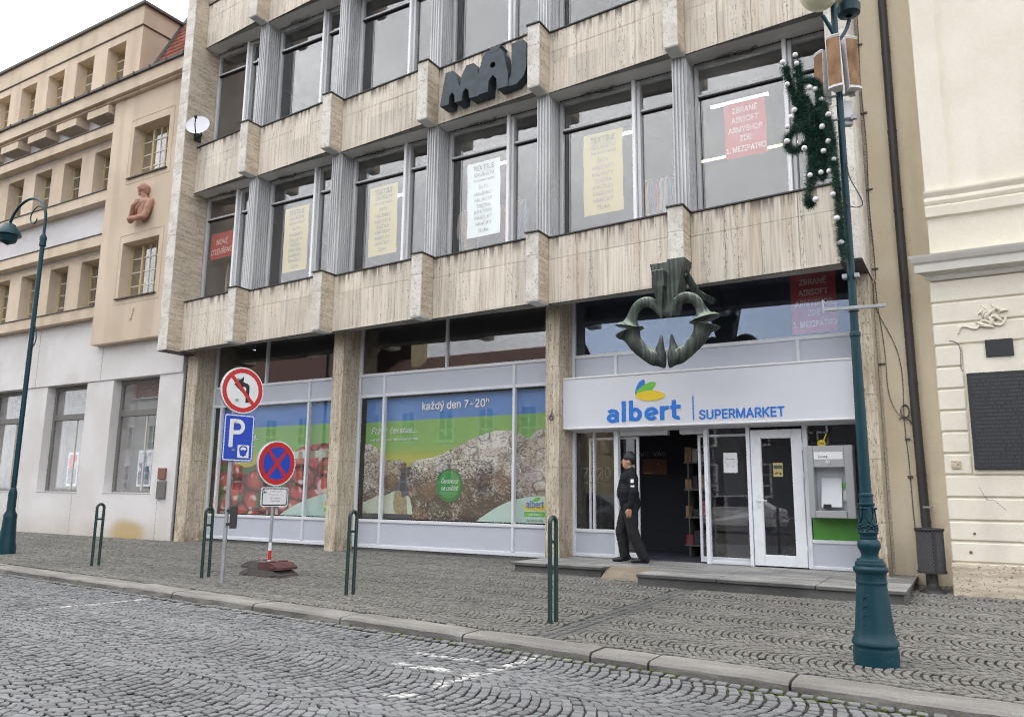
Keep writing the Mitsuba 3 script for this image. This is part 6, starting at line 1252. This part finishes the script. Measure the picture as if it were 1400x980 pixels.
head = [[((0, 0.035, 1.60), 0.070), ((0, 0.03, 1.66), 0.078)], [((0, 0.02, 1.66), 0.082), ((0, -0.02, 1.68), 0.085)], [((0, 0.065, 1.575), 0.042), ((0, 0.05, 1.60), 0.058)], [((0, 0.118, 1.625), 0.013), ((0, 0.105, 1.66), 0.010)],
        [((-0.018, 0.098, 1.583), 0.010), ((0.018, 0.098, 1.583), 0.010)], [((-0.082, -0.005, 1.62), 0.014), ((-0.082, -0.01, 1.655), 0.017)], [((0.082, -0.005, 1.62), 0.014), ((0.082, -0.01, 1.655), 0.017)], [((0, 0.0, 1.46), 0.058), ((0, 0.02, 1.57), 0.055)],
        [((-0.035, 0.092, 1.672), 0.014), ((0.035, 0.092, 1.672), 0.014)]]
def hand(wrist, d, thumb, flex):
    w_, d = np.array(wrist), np.array(d, float); d /= np.linalg.norm(d); t = np.array(thumb, float); t -= d * (t @ d); t /= np.linalg.norm(t); nn2 = np.cross(d, t)
    ch = [[(w_, 0.027), (w_ + d * 0.05 + t * 0.018, 0.021)], [(w_, 0.027), (w_ + d * 0.055 - t * 0.018, 0.019)], [(w_ + d * 0.02 + t * .02, 0.016), (w_ + d * 0.05 + t * 0.045, 0.011)], [(w_ + d * 0.05 + t * 0.045, 0.011), (w_ + d * 0.085 + t * 0.042 + nn2 * flex * .01, 0.009)]]
    for k, (o, L) in enumerate(((0.030, 0.072), (0.010, 0.08), (-0.010, 0.074), (-0.029, 0.058))):
        b0 = w_ + d * 0.085 + t * o * .9; m1 = b0 + d * L * .5 + nn2 * flex * L * .25; e1 = m1 + d * L * .32 + nn2 * flex * L * .55
        ch += [[(w_ + d * .045 + t * o * .8, 0.012), (b0, 0.0095)], [(b0, 0.0095), (m1, 0.0088)], [(m1, 0.0088), (e1, 0.0075)]]
    return ch
def wide(chs): return [[((p[0] * 1.16, p[1] * 1.2, p[2]), r * 1.08) for p, r in ch] for ch in chs]
skin = turnh(head) + wide(hand((-0.25, 0.035, 0.872), (0.05, 0.10, -1), (0.2, 1, 0.2), 0.7)) + wide(hand((0.25, 0.055, 0.872), (-0.05, 0.10, -1), (-0.3, 0.6, 0.6), 0.8))
# one continuous body: trunk, limbs, neck, head and hands
core_b = [[((0, -0.01, 0.97), 0.12), ((0, 0, 1.36), 0.115)], [((-0.16, -0.01, 1.42), 0.05), ((0.16, -0.01, 1.42), 0.05)], [((-0.19, -0.01, 1.42), 0.045), ((-0.275, -0.03, 1.14), 0.038)], [((-0.275, -0.03, 1.14), 0.038), ((-0.25, 0.035, 0.872), 0.028)], [((0.19, -0.01, 1.42), 0.045), ((0.275, -0.03, 1.14), 0.038)], [((0.275, -0.03, 1.14), 0.038), ((0.25, 0.055, 0.872), 0.028)],
          [(hipL, 0.085), (kneL, 0.05)], [(kneL, 0.05), (ankL, 0.035)], [(hipR, 0.085), (kneR, 0.05)], [(kneR, 0.05), (ankR, 0.035)]]
put(man, "body", body(skin + wide(core_b), 0.012, 5), "m_skin", True)
put(man, "jacket", folds(wide(torso + armL + armR + [[((0, -0.01, 0.93), 0.155), ((0, -0.01, 1.0), 0.155)], [((-0.06, 0.0, 0.93), 0.115), ((0.06, 0, 0.93), 0.115)], [((-0.03, -0.03, 1.50), 0.055), ((0.03, -0.03, 1.50), 0.055)]]), 0.014), "m_jacket", True)
put(man, "trousers", folds(wide([[(hipL, 0.125), (kneL, 0.09)], [(kneL, 0.09), (ankL, 0.078)], [(hipR, 0.125), (kneR, 0.09)], [(kneR, 0.09), (ankR, 0.078)], [((0, -0.02, 0.93), 0.13), ((0, -0.01, 0.98), 0.13)]]), 0.012), "m_trousers", True)
for s, a_, q in ((-1, ankL, 0.0), (1, ankR, 0.02)): put(man, "shoe", body(wide([[((a_[0], a_[1] - 0.05, 0.045 + q), 0.044), ((a_[0], a_[1] + 0.07, 0.040), 0.040)], [((a_[0], a_[1] + 0.07, 0.040), 0.040), ((a_[0] + .0, a_[1] + 0.155, 0.030), 0.030)], [((a_[0], a_[1] - 0.02, 0.06 + q), 0.045), ((a_[0], a_[1] - .01, 0.11), 0.045)]]), 0.015, 4), "m_black", True)
put(man, "beanie", body(turnh([[((0, 0.01, 1.705), 0.093), ((0, -0.03, 1.70), 0.095)], [((0, -0.01, 1.74), 0.088), ((0, -0.03, 1.765), 0.062)], [((0, -0.04, 1.70), 0.09), ((0, -0.055, 1.655), 0.062)]]), 0.014, 4), "m_black", True)
def patch(p, d, w, h, nm_):
    d = np.array(d, float); d /= np.linalg.norm(d); u = np.cross([0, 0, 1.0], d); u /= np.linalg.norm(u); v_ = np.cross(d, u)
    q = M(); q.add(extrude(sbox(-w / 2, -h / 2, w / 2, h / 2).buffer(0.008), 0.004), m=PM @ mat4(u, v_, d, p)); put(man, nm_, q, "m_white_sign")
patch((-0.352, 0.0, 1.32), (-1, 0.35, 0.15), 0.035, 0.045, "sleeve_badge"); patch((-0.372, 0.0, 1.235), (-1, 0.35, 0.1), 0.05, 0.010, "sleeve_badge"); patch((-0.098, 0.182, 1.36), (-0.2, 1, 0.1), 0.03, 0.02, "chest_badge")
b = M(); b.tube([(-0.05, 0.215, 1.15), (-0.045, 0.21, 1.02), (-0.04, 0.205, 0.98)], 0.004, 5, PM); put(man, "zip_pull", b, "m_galv")
